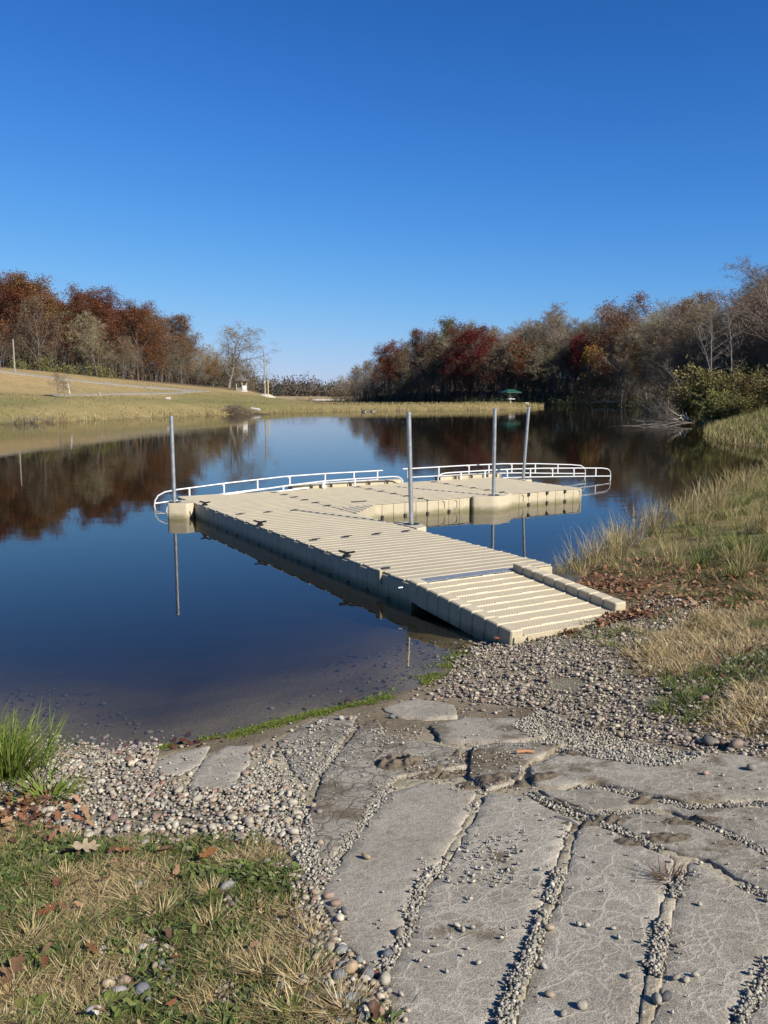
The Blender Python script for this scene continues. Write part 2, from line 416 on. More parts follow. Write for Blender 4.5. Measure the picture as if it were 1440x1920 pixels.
SLABS = [  # outline on the photo, open cracks, mud
    ([(283, 1432), (330, 1412), (392, 1400), (374, 1432), (332, 1455), (300, 1450)], .1, .0), ([(384, 1426), (425, 1402), (470, 1400), (466, 1432), (430, 1480), (356, 1473)], .1, .0),
    ([(520, 1392), (560, 1368), (605, 1346), (668, 1344), (652, 1374), (602, 1442), (578, 1482), (548, 1442)], 1, .1), ([(716, 1328), (780, 1311), (850, 1326), (856, 1346), (800, 1350), (745, 1346)], .4, .1),
    ([(808, 1366), (868, 1353), (1000, 1354), (1022, 1386), (950, 1398), (830, 1393)], .4, .32), ([(676, 1366), (705, 1352), (722, 1385), (790, 1398), (860, 1412), (870, 1442), (800, 1452), (745, 1460), (724, 1478), (690, 1520), (650, 1575), (612, 1622), (586, 1684), (562, 1640), (552, 1590), (590, 1510), (606, 1455)], 1, .28),
    ([(604, 1690), (628, 1632), (668, 1580), (700, 1530), (735, 1490), (800, 1470), (890, 1492), (864, 1548), (824, 1615), (782, 1655), (752, 1738), (705, 1822), (640, 1760)], .25, .0),
    ([(724, 1834), (775, 1745), (803, 1662), (846, 1620), (884, 1553), (915, 1495), (985, 1498), (1040, 1528), (1070, 1545), (1048, 1600), (1025, 1665), (1005, 1717), (980, 1787), (930, 1905), (900, 2020), (745, 2000)], .0, .0),
    ([(1094, 1545), (1150, 1565), (1205, 1590), (1263, 1612), (1254, 1655), (1239, 1693), (1226, 1750), (1210, 1833), (1190, 1930), (1165, 2060), (930, 2040), (966, 1920), (1010, 1787), (1034, 1717), (1054, 1667), (1072, 1600)], .0, .0),
    ([(1292, 1621), (1325, 1632), (1375, 1665), (1440, 1692), (1500, 1714), (1470, 1750), (1428, 1825), (1408, 1862), (1365, 1920), (1340, 2050), (1196, 2060), (1220, 1940), (1244, 1833), (1255, 1750), (1270, 1693), (1281, 1663)], .0, .0),
    ([(1448, 1850), (1482, 1780), (1530, 1735), (1650, 1790), (1650, 2050), (1370, 2060), (1394, 1925)], .0, .0),
    ([(1000, 1491), (1060, 1512), (1105, 1526), (1140, 1536), (1193, 1531), (1253, 1534), (1290, 1550), (1345, 1567), (1384, 1584), (1440, 1612), (1520, 1650), (1540, 1712), (1440, 1672), (1380, 1646), (1327, 1613), (1277, 1599), (1213, 1576), (1160, 1552), (1100, 1529)], .1, .3),
    ([(1010, 1486), (1060, 1488), (1118, 1484), (1193, 1502), (1260, 1515), (1293, 1525), (1340, 1522), (1393, 1518), (1440, 1515), (1540, 1515), (1560, 1640), (1440, 1596), (1387, 1570), (1347, 1553), (1293, 1536), (1253, 1521), (1193, 1517), (1140, 1523), (1100, 1520)], .1, .15),
    ([(1000, 1445), (1080, 1408), (1180, 1414), (1250, 1426), (1312, 1414), (1440, 1424), (1600, 1430), (1600, 1500), (1440, 1502), (1393, 1505), (1337, 1508), (1290, 1510), (1260, 1501), (1193, 1487), (1120, 1471), (1050, 1479), (1000, 1474)], .1, .2),
    ([(886, 1408), (940, 1400), (1055, 1400), (985, 1436), (975, 1466), (915, 1484), (880, 1460)], .5, .48)]
SLAB_XY = [near_hits(q[0]) for q in SLABS]
def edge_mask(P, poly, soft, amp=.06, sc=9, seed=1):
    """about 1 inside the outline and 0 outside, with a wandering soft edge"""
    ins = in_poly(P, poly)
    d2 = np.full(len(P), 1e9)
    for a, b in zip(poly, np.roll(poly, -1, 0)):
        ab = b - a; t = np.clip((P - a) @ ab / (ab @ ab + 1e-9), 0, 1); q = P - a - t[:, None] * ab
        d2 = np.minimum(d2, (q * q).sum(1))
    d = np.where(ins, 1, -1) * np.sqrt(d2) + vnoise(P, sc, seed) * amp
    return np.clip(.5 + d / soft, 0, 1)

# ------------------------------------------------------------------ ground: one polar sheet, fine near the camera, out to the horizon
def ground_grid():
    rr = np.concatenate([[.05, .4, .8], np.arange(1.1, 9.5, .040), np.geomspace(9.55, 4000, 230)])
    th = np.concatenate([np.linspace(R(90 - 36), R(90 + 36), 340), np.linspace(R(90 + 36), R(360 + 90 - 36), 60)[1:-1]])
    n, m = len(rr), len(th)
    P = np.stack([rr[:, None] * np.cos(th), rr[:, None] * np.sin(th)], -1).reshape(-1, 2)
    i = np.arange(n - 1)[:, None]; j = np.arange(m)[None, :]; k = (j + 1) % m
    Q = np.stack([i * m + j, (i + 1) * m + j, (i + 1) * m + k, i * m + k], -1).reshape(-1, 4)
    return P, Q
GP, GQ = ground_grid()
GZ = np.concatenate([height(c) for c in np.array_split(GP, 8)])
for _s in SLAB_XY:
    _n = np.hypot(GP[:, 0], GP[:, 1]) < 9; _i = np.where(_n)[0]; GZ[_i[in_poly(GP[_i], _s)]] -= .022
def ground_tint(P, Z):
    d = np.hypot(P[:, 0], P[:, 1]); sd = lake_sd(P)
    n1 = vnoise(P, .12, 21); n2 = vnoise(P, .5, 22); n3 = vnoise(P, 3.0, 23)
    def lerp(a, b, t): return a + (b - a) * np.clip(t, 0, 1)[:, None]
    C = np.array
    c = lerp(C([[.165, .145, .062]]), C([[.25, .192, .102]]), .5 + .5 * n1 + .25 * n2)            # meadow: green to tan
    up = np.clip((Z - 2.4) / 2.2, 0, 1) * (P[:, 0] < 0)
    c = lerp(c, C([[.28, .205, .11]]), up * .85)
    green = np.exp(-((Z - 1.7) / .55) ** 2) * (P[:, 0] < 0) * (d > 60)
    c = lerp(c, C([[.150, .145, .06]]), green * .6)
    fr = np.clip((d - 205) / 30, 0, 1) * (P[:, 0] > -22) + np.clip((P[:, 0] - 36) / 10, 0, 1) * (P[:, 1] > 62)
    floor_left = np.clip((d - np.interp(P[:, 0], [-90, -60, -30, -24], [140, 150, 172, 185])) / 6, 0, 1) * (P[:, 0] < -22) * (d < 420)
    c = lerp(c, C([[.11, .08, .055]]), np.maximum(fr, floor_left) * (d < 460))
    c = lerp(c, C([[.24, .18, .11]]), (d > 460) * 1.0)                                        # far marsh
    near = np.clip((15 - d) / 4, 0, 1)
    nc = lerp(C([[.125, .10, .072]]), C([[.20, .17, .13]]), .5 + .5 * n3)
    c = lerp(c, nc, near)
    c = lerp(c, lerp(C([[.10, .095, .04]]), C([[.22, .17, .09]]), .5 + .6 * n3), edge_mask(P, TURF_L, .12) * near)
    c = lerp(c, C([[.21, .185, .15]]), np.maximum(edge_mask(P, BED_L, .1), edge_mask(P, BED_R, .1)) * near)
    c = lerp(c, C([[.20, .155, .08]]), edge_mask(P, DRY_R, .15) * near)
    c = lerp(c, lerp(C([[.27, .24, .19]]), C([[.37, .335, .275]]), .5 + .6 * n3), edge_mask(P, RAMP, .10) * near * np.clip((5.35 - P[:, 1]) / .5, 0, 1))
    c = lerp(c, C([[.155, .115, .065]]), edge_mask(P, LEAF_R, .15) * near)
    c = lerp(c, C([[.10, .085, .04]]), edge_mask(P, BANK_R, .2) * near)
    bed = np.clip(-sd / .03, 0, 1)
    bc = lerp(C([[.100, .076, .042]]), C([[.160, .128, .080]]), .5 + .5 * n3)
    c = lerp(c, bc, bed)
    wet = np.clip(1 - sd / .10, 0, 1) * (sd > 0) * near
    return c * (1 - .35 * wet[:, None])
me = np_mesh('ground', np.column_stack([GP, GZ]), [GQ], np.concatenate([ground_tint(p, z) for p, z in zip(np.array_split(GP, 8), np.array_split(GZ, 8))]), smooth=True)
m, nt, b = mat('ground'); t = NT(nt); p = t.pos()
a = t.n('Attribute', attribute_name='tint').outputs['Color']
n_f = t.noise(p, 38, 6, .7); n_m = t.noise(p, 1.3, 6, .65); n_c = t.noise(p, .25, 5, .6)
c = t.mix(1.0, a, t.ramp(n_f, [(.25, (.55,) * 3), (.5, (1, 1, 1)), (.75, (1.35,) * 3)]), 'MULTIPLY')
c = t.mix(1.0, c, t.ramp(n_m, [(.25, (.78, .8, .74)), (.75, (1.2, 1.16, 1.1))]), 'MULTIPLY')
c = t.mix(1.0, c, t.ramp(n_c, [(.3, (.86, .9, .8)), (.7, (1.13, 1.08, 1.05))]), 'MULTIPLY')
t.link(c, b.inputs['Base Color']); b.inputs['Roughness'].default_value = .95; b.inputs['Specular IOR Level'].default_value = .15
bn = t.bump(n_f, .9, .012)
t.link(t.bump(n_m, .4, .12, bn), b.inputs['Normal'])
tag(obj('ground', me, m), kind='structure')

# ------------------------------------------------------------------ lake water
wm = MB(); wm.add([(-160, -2, 0), (130, -2, 0), (130, 900, 0), (-160, 900, 0)], [(0, 1, 2, 3)])
m, nt, b = mat('lake water'); t = NT(nt); nt.nodes.remove(b); out = nt.nodes['Material Output']
p = t.pos()
r1 = t.noise(t.n('Mapping', {'Vector': p, 'Scale': (.9, 2.2, 1), 'Rotation': (0, 0, R(18))}).outputs[0], 1.1, 3, .5, .4)
r2 = t.noise(t.n('Mapping', {'Vector': p, 'Scale': (1.0, 2.6, 1), 'Rotation': (0, 0, R(-10))}).outputs[0], 5.0, 2, .5)
calm = t.ramp(t.noise(p, .05, 2), [(.40, (.25,) * 3), (.62, (1,) * 3)])
hgt = t.math('ADD', t.math('MULTIPLY', r1, 1.0), t.math('MULTIPLY', r2, .22))
nb = t.n('Bump', {'Height': t.math('MULTIPLY', hgt, calm), 'Strength': .055, 'Distance': .05}).outputs['Normal']
fr = t.n('Fresnel', {'IOR': 1.333, 'Normal': nb}).outputs[0]
back = t.n('NewGeometry').outputs['Backfacing']                       # light coming up or down through the surface from below is refracted out, not mirrored
fr = t.math('ADD', t.math('MULTIPLY', t.math('MULTIPLY', fr, .86), t.math('SUBTRACT', 1.0, back)), t.math('MULTIPLY', back, .05))
gl = t.n('BsdfGlossy', {'Color': (1, 1, 1, 1), 'Roughness': .014, 'Normal': nb})
tr = t.n('BsdfTransparent', {'Color': (.97, .98, .96, 1)})
mk = t.n('BsdfDiffuse', {'Color': (.12, .10, .045, 1)})                # the silt the water carries
mt = t.n('MixShader', {0: .07}); t.link(tr.outputs[0], mt.inputs[1]); t.link(mk.outputs[0], mt.inputs[2])
mx = t.n('MixShader', {0: fr}); t.link(mt.outputs[0], mx.inputs[1]); t.link(gl.outputs[0], mx.inputs[2])
t.link(mx.outputs[0], out.inputs['Surface'])
va = t.n('VolumeAbsorption', {'Color': (.55, .50, .34, 1), 'Density': 3.4})
t.link(va.outputs[0], out.inputs['Volume'])
tag(wm.build('water', m), kind='structure')

# ------------------------------------------------------------------ roads on the far left bank
def strip(name, pts, w, m, lift=.10, n=60, wob=.0):
    pts = np.array(pts, float); s = np.append(0, np.cumsum(np.hypot(*np.diff(pts, axis=0).T)))
    u = np.linspace(0, s[-1], n); c = np.stack([np.interp(u, s, pts[:, k]) for k in (0, 1)], 1)
    for _ in range(3): c[1:-1] = (c[:-2] + 2 * c[1:-1] + c[2:]) / 4
    tg = np.gradient(c, axis=0); tg /= np.linalg.norm(tg, axis=1)[:, None]; nr = np.stack([-tg[:, 1], tg[:, 0]], 1)
    K = 7; V = []
    for k in range(K):
        q = c + nr * (w * (k / (K - 1) - .5)) * (1 + wob * vnoise(c, 1.0, k)[:, None])
        z = height(q, True) + lift * (1 if 0 < k < K - 1 else -.6); V.append(np.column_stack([q, z]))
    V = np.stack(V, 1).reshape(-1, 3); i = np.arange(n - 1)[:, None]; j = np.arange(K - 1)[None, :]
    Q = np.stack([i * K + j, i * K + j + 1, (i + 1) * K + j + 1, (i + 1) * K + j], -1).reshape(-1, 4)
    return tag(obj(name, np_mesh(name, V, [Q], smooth=True), m), kind='structure')
UPPER = [hit(-160, 683), hit(-60, 690), hit(0, 697), hit(60, 704), hit(120, 711), hit(180, 718), hit(240, 723), hit(290, 728), hit(340, 731), hit(385, 733.5)]
strip('road', UPPER, 2.6, M_ROAD, .12)
strip('path', [hit(385, 734), hit(330, 737.2), hit(250, 739), hit(160, 741), hit(90, 742.2)], 1.5, M_ROAD, .10)

# ------------------------------------------------------------------ trees
def rot_about(v, axis, ang):
    return Matrix.Rotation(ang, 3, axis) @ v
def grow(seed, H, fork=.32, n1=9, n2=6, n3=5, n4=5, n5=3, spread=.5, lean=.0, crown_w=1.0, up=.35, twig=.9, thick=.0115):
    """branch segments of a tree of height about H: level, start, end, radii; and twig ends"""
    rd = random.Random(seed); S = []; tips = []
    kids = [n1, n2, n3, n4, n5]
    def branch(p, d, L, r, lv):
        nseg = (7, 5, 4, 3, 2, 1)[lv]; pts = [p]; rad = [r]
        for k in range(nseg):
            wob = (.06, .22, .28, .3, .3, .3)[lv]
            d = (d + Vector((rd.gauss(0, wob), rd.gauss(0, wob), rd.gauss(0, wob * .6) + (up * .16 if lv else .06)))).normalized()
            p = p + d * (L / nseg); pts.append(p); rad.append(r * (1 - (.72 if lv < 5 else .9) * (k + 1) / nseg))
        for k in range(nseg): S.append((lv, pts[k], pts[k + 1], rad[k], rad[k + 1]))
        tips.append((lv, pts[-1]))
        if lv >= 5: return
        nk = kids[lv]
        for q in range(nk):
            f = (fork + (1 - fork) * (q + rd.random()) / nk) if lv == 0 else (.22 + .78 * (q + rd.random()) / nk)
            f = min(f, .999); x = f * nseg; i = int(x); base = pts[i].lerp(pts[i + 1], x - i); rr = rad[i] + (rad[i + 1] - rad[i]) * (x - i)
            dd = (pts[i + 1] - pts[i]).normalized()
            ax = dd.cross(Vector((rd.gauss(0, 1), rd.gauss(0, 1), rd.gauss(0, 1)))).normalized()
            ang = spread * rd.uniform(.75, 1.5) * (1.25 if lv == 0 else 1.35)
            cd = rot_about(dd, ax, ang)
            if lv == 0: ln = H * .46 * crown_w * (1.08 - .62 * (f - fork) / (1 - fork)) * rd.uniform(.75, 1.15)
            else: ln = L * rd.uniform(.38, .66) * (1.1 - .35 * f)
            if lv == 4: ln = max(ln, .35 * twig)
            branch(base, cd, ln, max(rr * rd.uniform(.45, .68), .013), lv + 1)
    branch(Vector((0, 0, -.25)), Vector((lean, rd.uniform(-.05, .05), 1)).normalized(), H * .86, H * thick, 0)
    return S, tips
def seg_mesh(S, tint_fn, sides):
    V = []; F3 = []; F4 = []; T = []
    for lv, a, b, r0, r1 in S:
        d = (b - a)
        if d.length < 1e-5: continue
        d.normalize(); x = d.cross(Vector((0, 0, 1)) if abs(d.z) < .95 else Vector((1, 0, 0))).normalized(); y = d.cross(x)
        k = len(V); c = tint_fn(lv); n = sides(lv)
        if n == 1:                                                # a twig: one slim blade
            an = random.random() * 3.14; w = (x * math.cos(an) + y * math.sin(an)) * r0 * 1.3
            V += [a - w, a + w, b]; F3.append((k, k + 1, k + 2)); T += [c] * 3
        else:
            for q in range(n):
                o = x * math.cos(6.2832 * q / n) + y * math.sin(6.2832 * q / n); V += [a + o * r0, b + o * r1]
            for q in range(n):
                j = (q + 1) % n; F4.append((k + 2 * q, k + 2 * j, k + 2 * j + 1, k + 2 * q + 1))
            T += [c] * (2 * n)
    return V, F3, F4, T
def leaf_cards(pts, n, size, spread, cols, r):
    """leaf-sized faces spread round the given points"""
    P = np.array([tuple(p) for p in pts]); P = P[r.integers(0, len(P), n)] + r.normal(0, spread, (n, 3))
    a = r.normal(0, 1, (n, 3)); a /= np.linalg.norm(a, axis=1)[:, None]
    b = np.cross(a, r.normal(0, 1, (n, 3))); b /= np.linalg.norm(b, axis=1)[:, None]
    s = size * r.uniform(.6, 1.4, (n, 1))
    V = np.stack([P - a * s, P + b * s * .6, P + a * s, P - b * s * .6], 1).reshape(-1, 3)
    F = np.arange(4 * n).reshape(-1, 4)
    cols = np.array(cols); k = r.integers(0, len(cols), n); T = cols[k] * r.uniform(.7, 1.3, (n, 1))
    return V, F, np.repeat(T, 4, 0)
def proto_tree(kind, seed, H, leaves=0, lsize=.2, cols=None, lspread=.35, twigs=(.13, .105, .09), dens=1.0, **kw):
    S, tips = grow(seed, H, **kw)
    r = np.random.default_rng(seed)
    rnd = random.Random(seed + 5)
    low = [s for s in S if s[0] <= 1]; hi = [s for s in S if s[0] >= 2]
    V, f3, f4, T = seg_mesh(low, lambda lv: (.2, .2, .2), lambda lv: 7 if lv == 0 else 5)
    trunk = np_mesh(kind + '_trunk', [tuple(v) for v in V], [np.array(f4)], smooth=True); trunk.materials.append(M_BARK)
    tw = np.array(twigs) * .9
    V, f3, f4, T = seg_mesh(hi, lambda lv: tuple(tw * rnd.uniform(.7, 1.35) * (1.25 if lv >= 4 else .9)), lambda lv: 3 if lv <= 3 else 1)
    # levels 4 and 5 are blades
    V = np.array([tuple(v) for v in V]).reshape(-1, 3); T = np.array(T).reshape(-1, 3); F = [np.array(f4).reshape(-1, 4), np.array(f3).reshape(-1, 3)]
    if leaves:
        pts = [p for lv, p in tips if lv >= 3 and p.z > H * .18]
        # whole sprays hold their leaves or have lost them, so the crown has gaps
        lv_, lf, lt = leaf_cards(pts, leaves, lsize, lspread, cols, r)
        cen = lv_.reshape(-1, 4, 3).mean(1); keep = vnoise(cen[:, :2] + cen[:, 2:3] * .7, 5.5 / H * 2.2, seed) > -.55 * dens
        lv_ = lv_.reshape(-1, 4, 3)[keep].reshape(-1, 3); lt = lt.reshape(-1, 4, 3)[keep].reshape(-1, 3); lf = np.arange(len(lv_)).reshape(-1, 4)
        F[0] = np.vstack([F[0], lf + len(V)]); V = np.vstack([V, lv_]); T = np.vstack([T, lt])
    crown = np_mesh(kind + '_crown', V, F, T); crown.materials.append(M_CROWN if leaves else M_TWIG)
    top = V[:, 2].max()
    return trunk, crown, float(np.percentile(V[:, 2], 99.7))
RUSSET = [(.16, .058, .022), (.12, .044, .021), (.20, .085, .032), (.09, .042, .025)]
RED = [(.15, .028, .018), (.115, .021, .016), (.19, .046, .02), (.075, .02, .016)]
ORANGE = [(.30, .11, .025), (.24, .085, .024), (.20, .055, .022)]
YELLOW = [(.54, .28, .045), (.46, .21, .04), (.34, .17, .045)]
OLIVE = [(.15, .13, .055), (.12, .105, .045), (.19, .155, .075), (.09, .085, .04)]
TAN = [(.20, .145, .085), (.165, .115, .07), (.24, .165, .09)]
BROWN = [(.20, .11, .045), (.26, .14, .05), (.14, .08, .042)]
DULL = [(.15, .115, .085), (.12, .095, .07), (.18, .14, .10)]
PROTO = {
    'bare_a': proto_tree('bare', 11, 18, n1=17, n2=8, n3=6, n4=4, spread=.46, fork=.12, twigs=(.215, .17, .115)),
    'bare_b': proto_tree('bare', 12, 18, n1=15, n2=8, n3=6, n4=4, spread=.55, fork=.15, twigs=(.235, .195, .14), crown_w=.9),
    'bare_c': proto_tree('bare', 13, 18, n1=18, n2=8, n3=6, n4=4, spread=.36, fork=.08, twigs=(.18, .142, .095)),
    'bare_d': proto_tree('bare', 14, 18, n1=16, n2=8, n3=6, n4=4, spread=.44, fork=.2, crown_w=.8, twigs=(.22, .168, .10), leaves=900, lsize=.13, cols=DULL),
    'bare_oak': proto_tree('oak', 15, 14, n1=11, n2=8, n3=6, n4=4, thick=.022, spread=.72, twigs=(.21, .165, .12), fork=.2, crown_w=1.25, up=.1, leaves=420, lsize=.16, cols=TAN, dens=.3),
    'russet_a': proto_tree('russet', 21, 18, n1=16, n5=1, spread=.5, fork=.10, leaves=22000, lsize=.118, cols=RUSSET, lspread=.42),
    'russet_b': proto_tree('russet', 22, 18, n1=16, n5=1, spread=.55, fork=.10, leaves=17000, lsize=.118, cols=RUSSET + BROWN[:1], lspread=.4, dens=.7),
    'red_a': proto_tree('red', 23, 18, n1=16, n5=1, spread=.5, fork=.10, leaves=22000, lsize=.118, cols=RED, lspread=.45),
    'orange_a': proto_tree('orange', 24, 14, n1=12, n5=1, spread=.4, fork=.15, leaves=10500, lsize=.115, cols=ORANGE + RUSSET[:1], lspread=.4, dens=.6),
    'yellow_a': proto_tree('yellow', 25, 12, n1=11, n5=1, spread=.42, fork=.15, leaves=8000, lsize=.115, cols=YELLOW, lspread=.4, dens=.5),
    'olive_a': proto_tree('olive', 26, 18, n1=16, n5=1, spread=.48, fork=.10, leaves=9000, lsize=.14, cols=OLIVE, lspread=.5),
    'tan_a': proto_tree('tan', 27, 18, n1=16, n5=2, spread=.46, fork=.10, leaves=5000, lsize=.13, cols=TAN, lspread=.45, dens=.5),
    'brown_a': proto_tree('brown', 28, 18, n1=16, n5=1, spread=.5, fork=.10, leaves=13000, lsize=.115, cols=BROWN + ORANGE[1:2], lspread=.4, dens=.6),
}
WORDS = {'bare_a': 'bare grey tree', 'bare_b': 'bare pale-barked tree', 'bare_c': 'bare slender dark tree', 'bare_d': 'nearly bare brownish tree', 'bare_oak': 'bare spreading oak', 'russet_a': 'russet-leaved oak', 'russet_b': 'thin russet-leaved oak',
         'red_a': 'deep red tree', 'orange_a': 'orange-red narrow tree', 'yellow_a': 'yellow-leaved small tree', 'olive_a': 'olive-green tree', 'tan_a': 'pale tan-leaved tree', 'brown_a': 'orange-brown oak'}
def tree(kind, x, y, top, label, group, wide=1.0):
    tr_, cr_, H = PROTO[kind]
    z = h1(x, y); s = (top - z) / H
    o = empty('tree', (x, y, z - .1 * s), random.uniform(0, 6.28), label=label, cat='tree', group=group)
    o.scale = (s * wide * 1.15, s * wide * 1.15, s)
    obj('trunk', tr_, None, o); obj('crown', cr_, None, o)
    return o
ORD = ['first', 'second', 'third', 'fourth', 'fifth', 'sixth', 'seventh', 'eighth', 'ninth', 'tenth', 'eleventh', 'twelfth', 'thirteenth', 'fourteenth', 'fifteenth', 'sixteenth', 'seventeenth', 'eighteenth', 'nineteenth', 'twentieth']
def ordinal(k):
    if k < 20: return ORD[k]
    tens = ['twenty', 'thirty', 'forty', 'fifty', 'sixty', 'seventy'][k // 10 - 2] if k >= 20 else ''
    u = (k + 1) % 10; t_ = (k + 1) // 10
    return ['twenty', 'thirty', 'forty', 'fifty', 'sixty', 'seventy'][t_ - 2] + ('-' + ORD[u - 1] if u else ['ieth'][0]) if u else ['twentieth', 'thirtieth', 'fortieth', 'fiftieth', 'sixtieth'][t_ - 2]
def wood(rows, skyline, dist, special, where, group, seed, bare_from=9999):
    """rows: (name, px step, extra distance, part of the skyline height, kinds)"""
    rd = random.Random(seed); items = []
    sx = [p[0] for p in skyline]; sy = [p[1] for p in skyline]
    for name, step, dd, frac, kinds, jit in rows:
        px = sx[0] + rd.uniform(0, step)
        while px < sx[-1]:
            d = np.interp(px, *zip(*dist)) + dd + rd.uniform(-2.5, 2.5)
            ty = np.interp(px, sx, sy) + abs(rd.gauss(0, jit))
            x, y = far(px, d)
            while h1(x, y) < .1 and d < 500: d += 2; x, y = far(px, d)
            z = h1(x, y)
            top = z + (z_of(ty, d) - z) * frac * (1 if frac > .9 else rd.uniform(.75, 1.2))
            if top - z > 2: items.append([name, px, rd.choice(kinds if px < bare_from else ['bare_a', 'bare_b', 'bare_c', 'bare_d', 'tan_a']), x, y, top, 1.0])
            px += step * rd.uniform(.7, 1.3)
    for px, kind, ty, dd, wide in special:
        d = np.interp(px, *zip(*dist)) + dd; x, y = far(px, d)
        while h1(x, y) < .1 and d < 500: d += 1; x, y = far(px, d)
        items.append(['singled', px, kind, x, y, z_of(ty, d), wide])
    by = {}
    for it in sorted(items, key=lambda i: i[1]): by.setdefault((it[0], it[2]), []).append(it)
    for (name, kind), L in by.items():
        for k, it in enumerate(L):
            w = WORDS[kind]
            if len(L) == 1: lab = f'the only {w} {name} {where}' if name != 'singled' else f'{w} standing out at the edge {where}'
            elif name == 'singled': lab = f'{w} standing out at the edge {where}, {ordinal(k)} from left'
            else: lab = f'{w} {name} {where}, {ordinal(k)} from left'
            tree(kind, it[3], it[4], it[5], lab, group, it[6])
SKY_R = [(640, 708), (665, 688), (690, 676), (715, 668), (745, 652), (800, 626), (850, 612), (885, 606), (915, 615), (940, 612), (1000, 602), (1030, 588), (1060, 600), (1100, 606), (1130, 592), (1165, 574), (1200, 600), (1240, 568), (1300, 560), (1350, 574), (1390, 552), (1440, 505), (1520, 470), (1620, 455)]
DIST_R = [(620, 350), (660, 332), (750, 288), (900, 266), (1100, 240), (1200, 205), (1260, 160), (1330, 112), (1440, 88), (1620, 70)]
wood([('in deepest row', 19, 40, 1.0, ['bare_c', 'bare_a', 'bare_d', 'bare_c'], 9), ('in back row', 21, 24, 1.0, ['bare_a', 'bare_b', 'bare_c', 'bare_d', 'bare_a', 'tan_a'], 7),
      ('in middle row', 21, 12, .86, ['bare_a', 'bare_b', 'bare_c', 'bare_d', 'bare_b', 'tan_a', 'bare_c'], 10),
      ('in front row', 19, 5, .52, ['bare_b', 'bare_c', 'bare_d', 'bare_c', 'bare_a', 'olive_a'], 8)],
     SKY_R, DIST_R,
     [(748, 'red_a', 644, 4, .95), (772, 'yellow_a', 700, 0, 1.0), (805, 'russet_b', 620, 16, .7), (742, 'yellow_a', 702, 0, 1.0), (835, 'olive_a', 622, 10, .95), (880, 'olive_a', 598, 20, .8), (865, 'red_a', 655, 4, .7),
      (902, 'red_a', 612, 3, 1.0), (970, 'orange_a', 636, 1, .9), (1092, 'red_a', 628, 8, .6), (1104, 'yellow_a', 652, -2, 1.0), (1000, 'orange_a', 668, -1, .6), (1140, 'olive_a', 690, 1, 1.0), (1015, 'olive_a', 690, 1, 1.0), (1290, 'tan_a', 590, 0, .9), (935, 'tan_a', 650, 1, .9), (1160, 'brown_a', 556, 4, .9), (1130, 'tan_a', 575, 22, 1.0), (1207, 'yellow_a', 632, -2, .75), (1025, 'bare_a', 572, 8, 1.0),
      (1243, 'bare_b', 552, 6, 1.0), (1310, 'brown_a', 556, 30, .9), (1400, 'bare_a', 530, 6, 1.1), (1455, 'bare_b', 492, 2, 1.1)],
     'of right shore wood', 'trees of the wood along the right shore', 31)
SKY_L = [(-150, 500), (-40, 508), (0, 524), (40, 534), (75, 530), (130, 566), (185, 548), (230, 578), (270, 572), (310, 592), (345, 608), (380, 642), (410, 650), (440, 660), (465, 668)]
DIST_L = [(-160, 150), (0, 150), (200, 158), (330, 172), (480, 190)]
wood([('in deepest row', 24, 32, .97, ['russet_a', 'bare_d', 'russet_b', 'russet_a'], 10), ('in back row', 27, 18, .98, ['russet_a', 'bare_c', 'russet_b', 'bare_d', 'russet_b', 'bare_a'], 10),
      ('in middle row', 26, 9, .8, ['russet_b', 'russet_b', 'bare_d', 'bare_c', 'russet_a', 'bare_a'], 12), ('in front row', 25, 2, .5, ['bare_c', 'bare_a', 'bare_d', 'bare_c', 'russet_b', 'tan_a'], 14)],
     SKY_L, DIST_L,
     [(-60, 'russet_a', 505, 4, 1.1), (8, 'russet_a', 520, 5, 1.1), (75, 'russet_b', 525, 6, 1.0), (82, 'tan_a', 560, 0, .9), (183, 'russet_a', 543, 6, 1.05), (190, 'bare_a', 590, -2, 1.1), (265, 'russet_a', 568, 3, 1.0), (308, 'russet_b', 592, 5, 1.1), (345, 'bare_b', 602, 3, 1.0),
      (404, 'brown_a', 668, -6, .9), (432, 'bare_oak', 612, 0, 1.15), (378, 'bare_d', 640, 0, 1.0)],
     'of left meadow wood', 'trees of the wood above the left meadow', 32, 325)
for k, (px, py, top, kind, lab) in enumerate([(108, 745.5, 699, 'bare_oak', 'small leafless sapling alone on the left meadow in front of the road')]):
    x, y = hit(px, py); d = y; tree(kind, x, y, z_of(top, d), lab, None, 1.1)

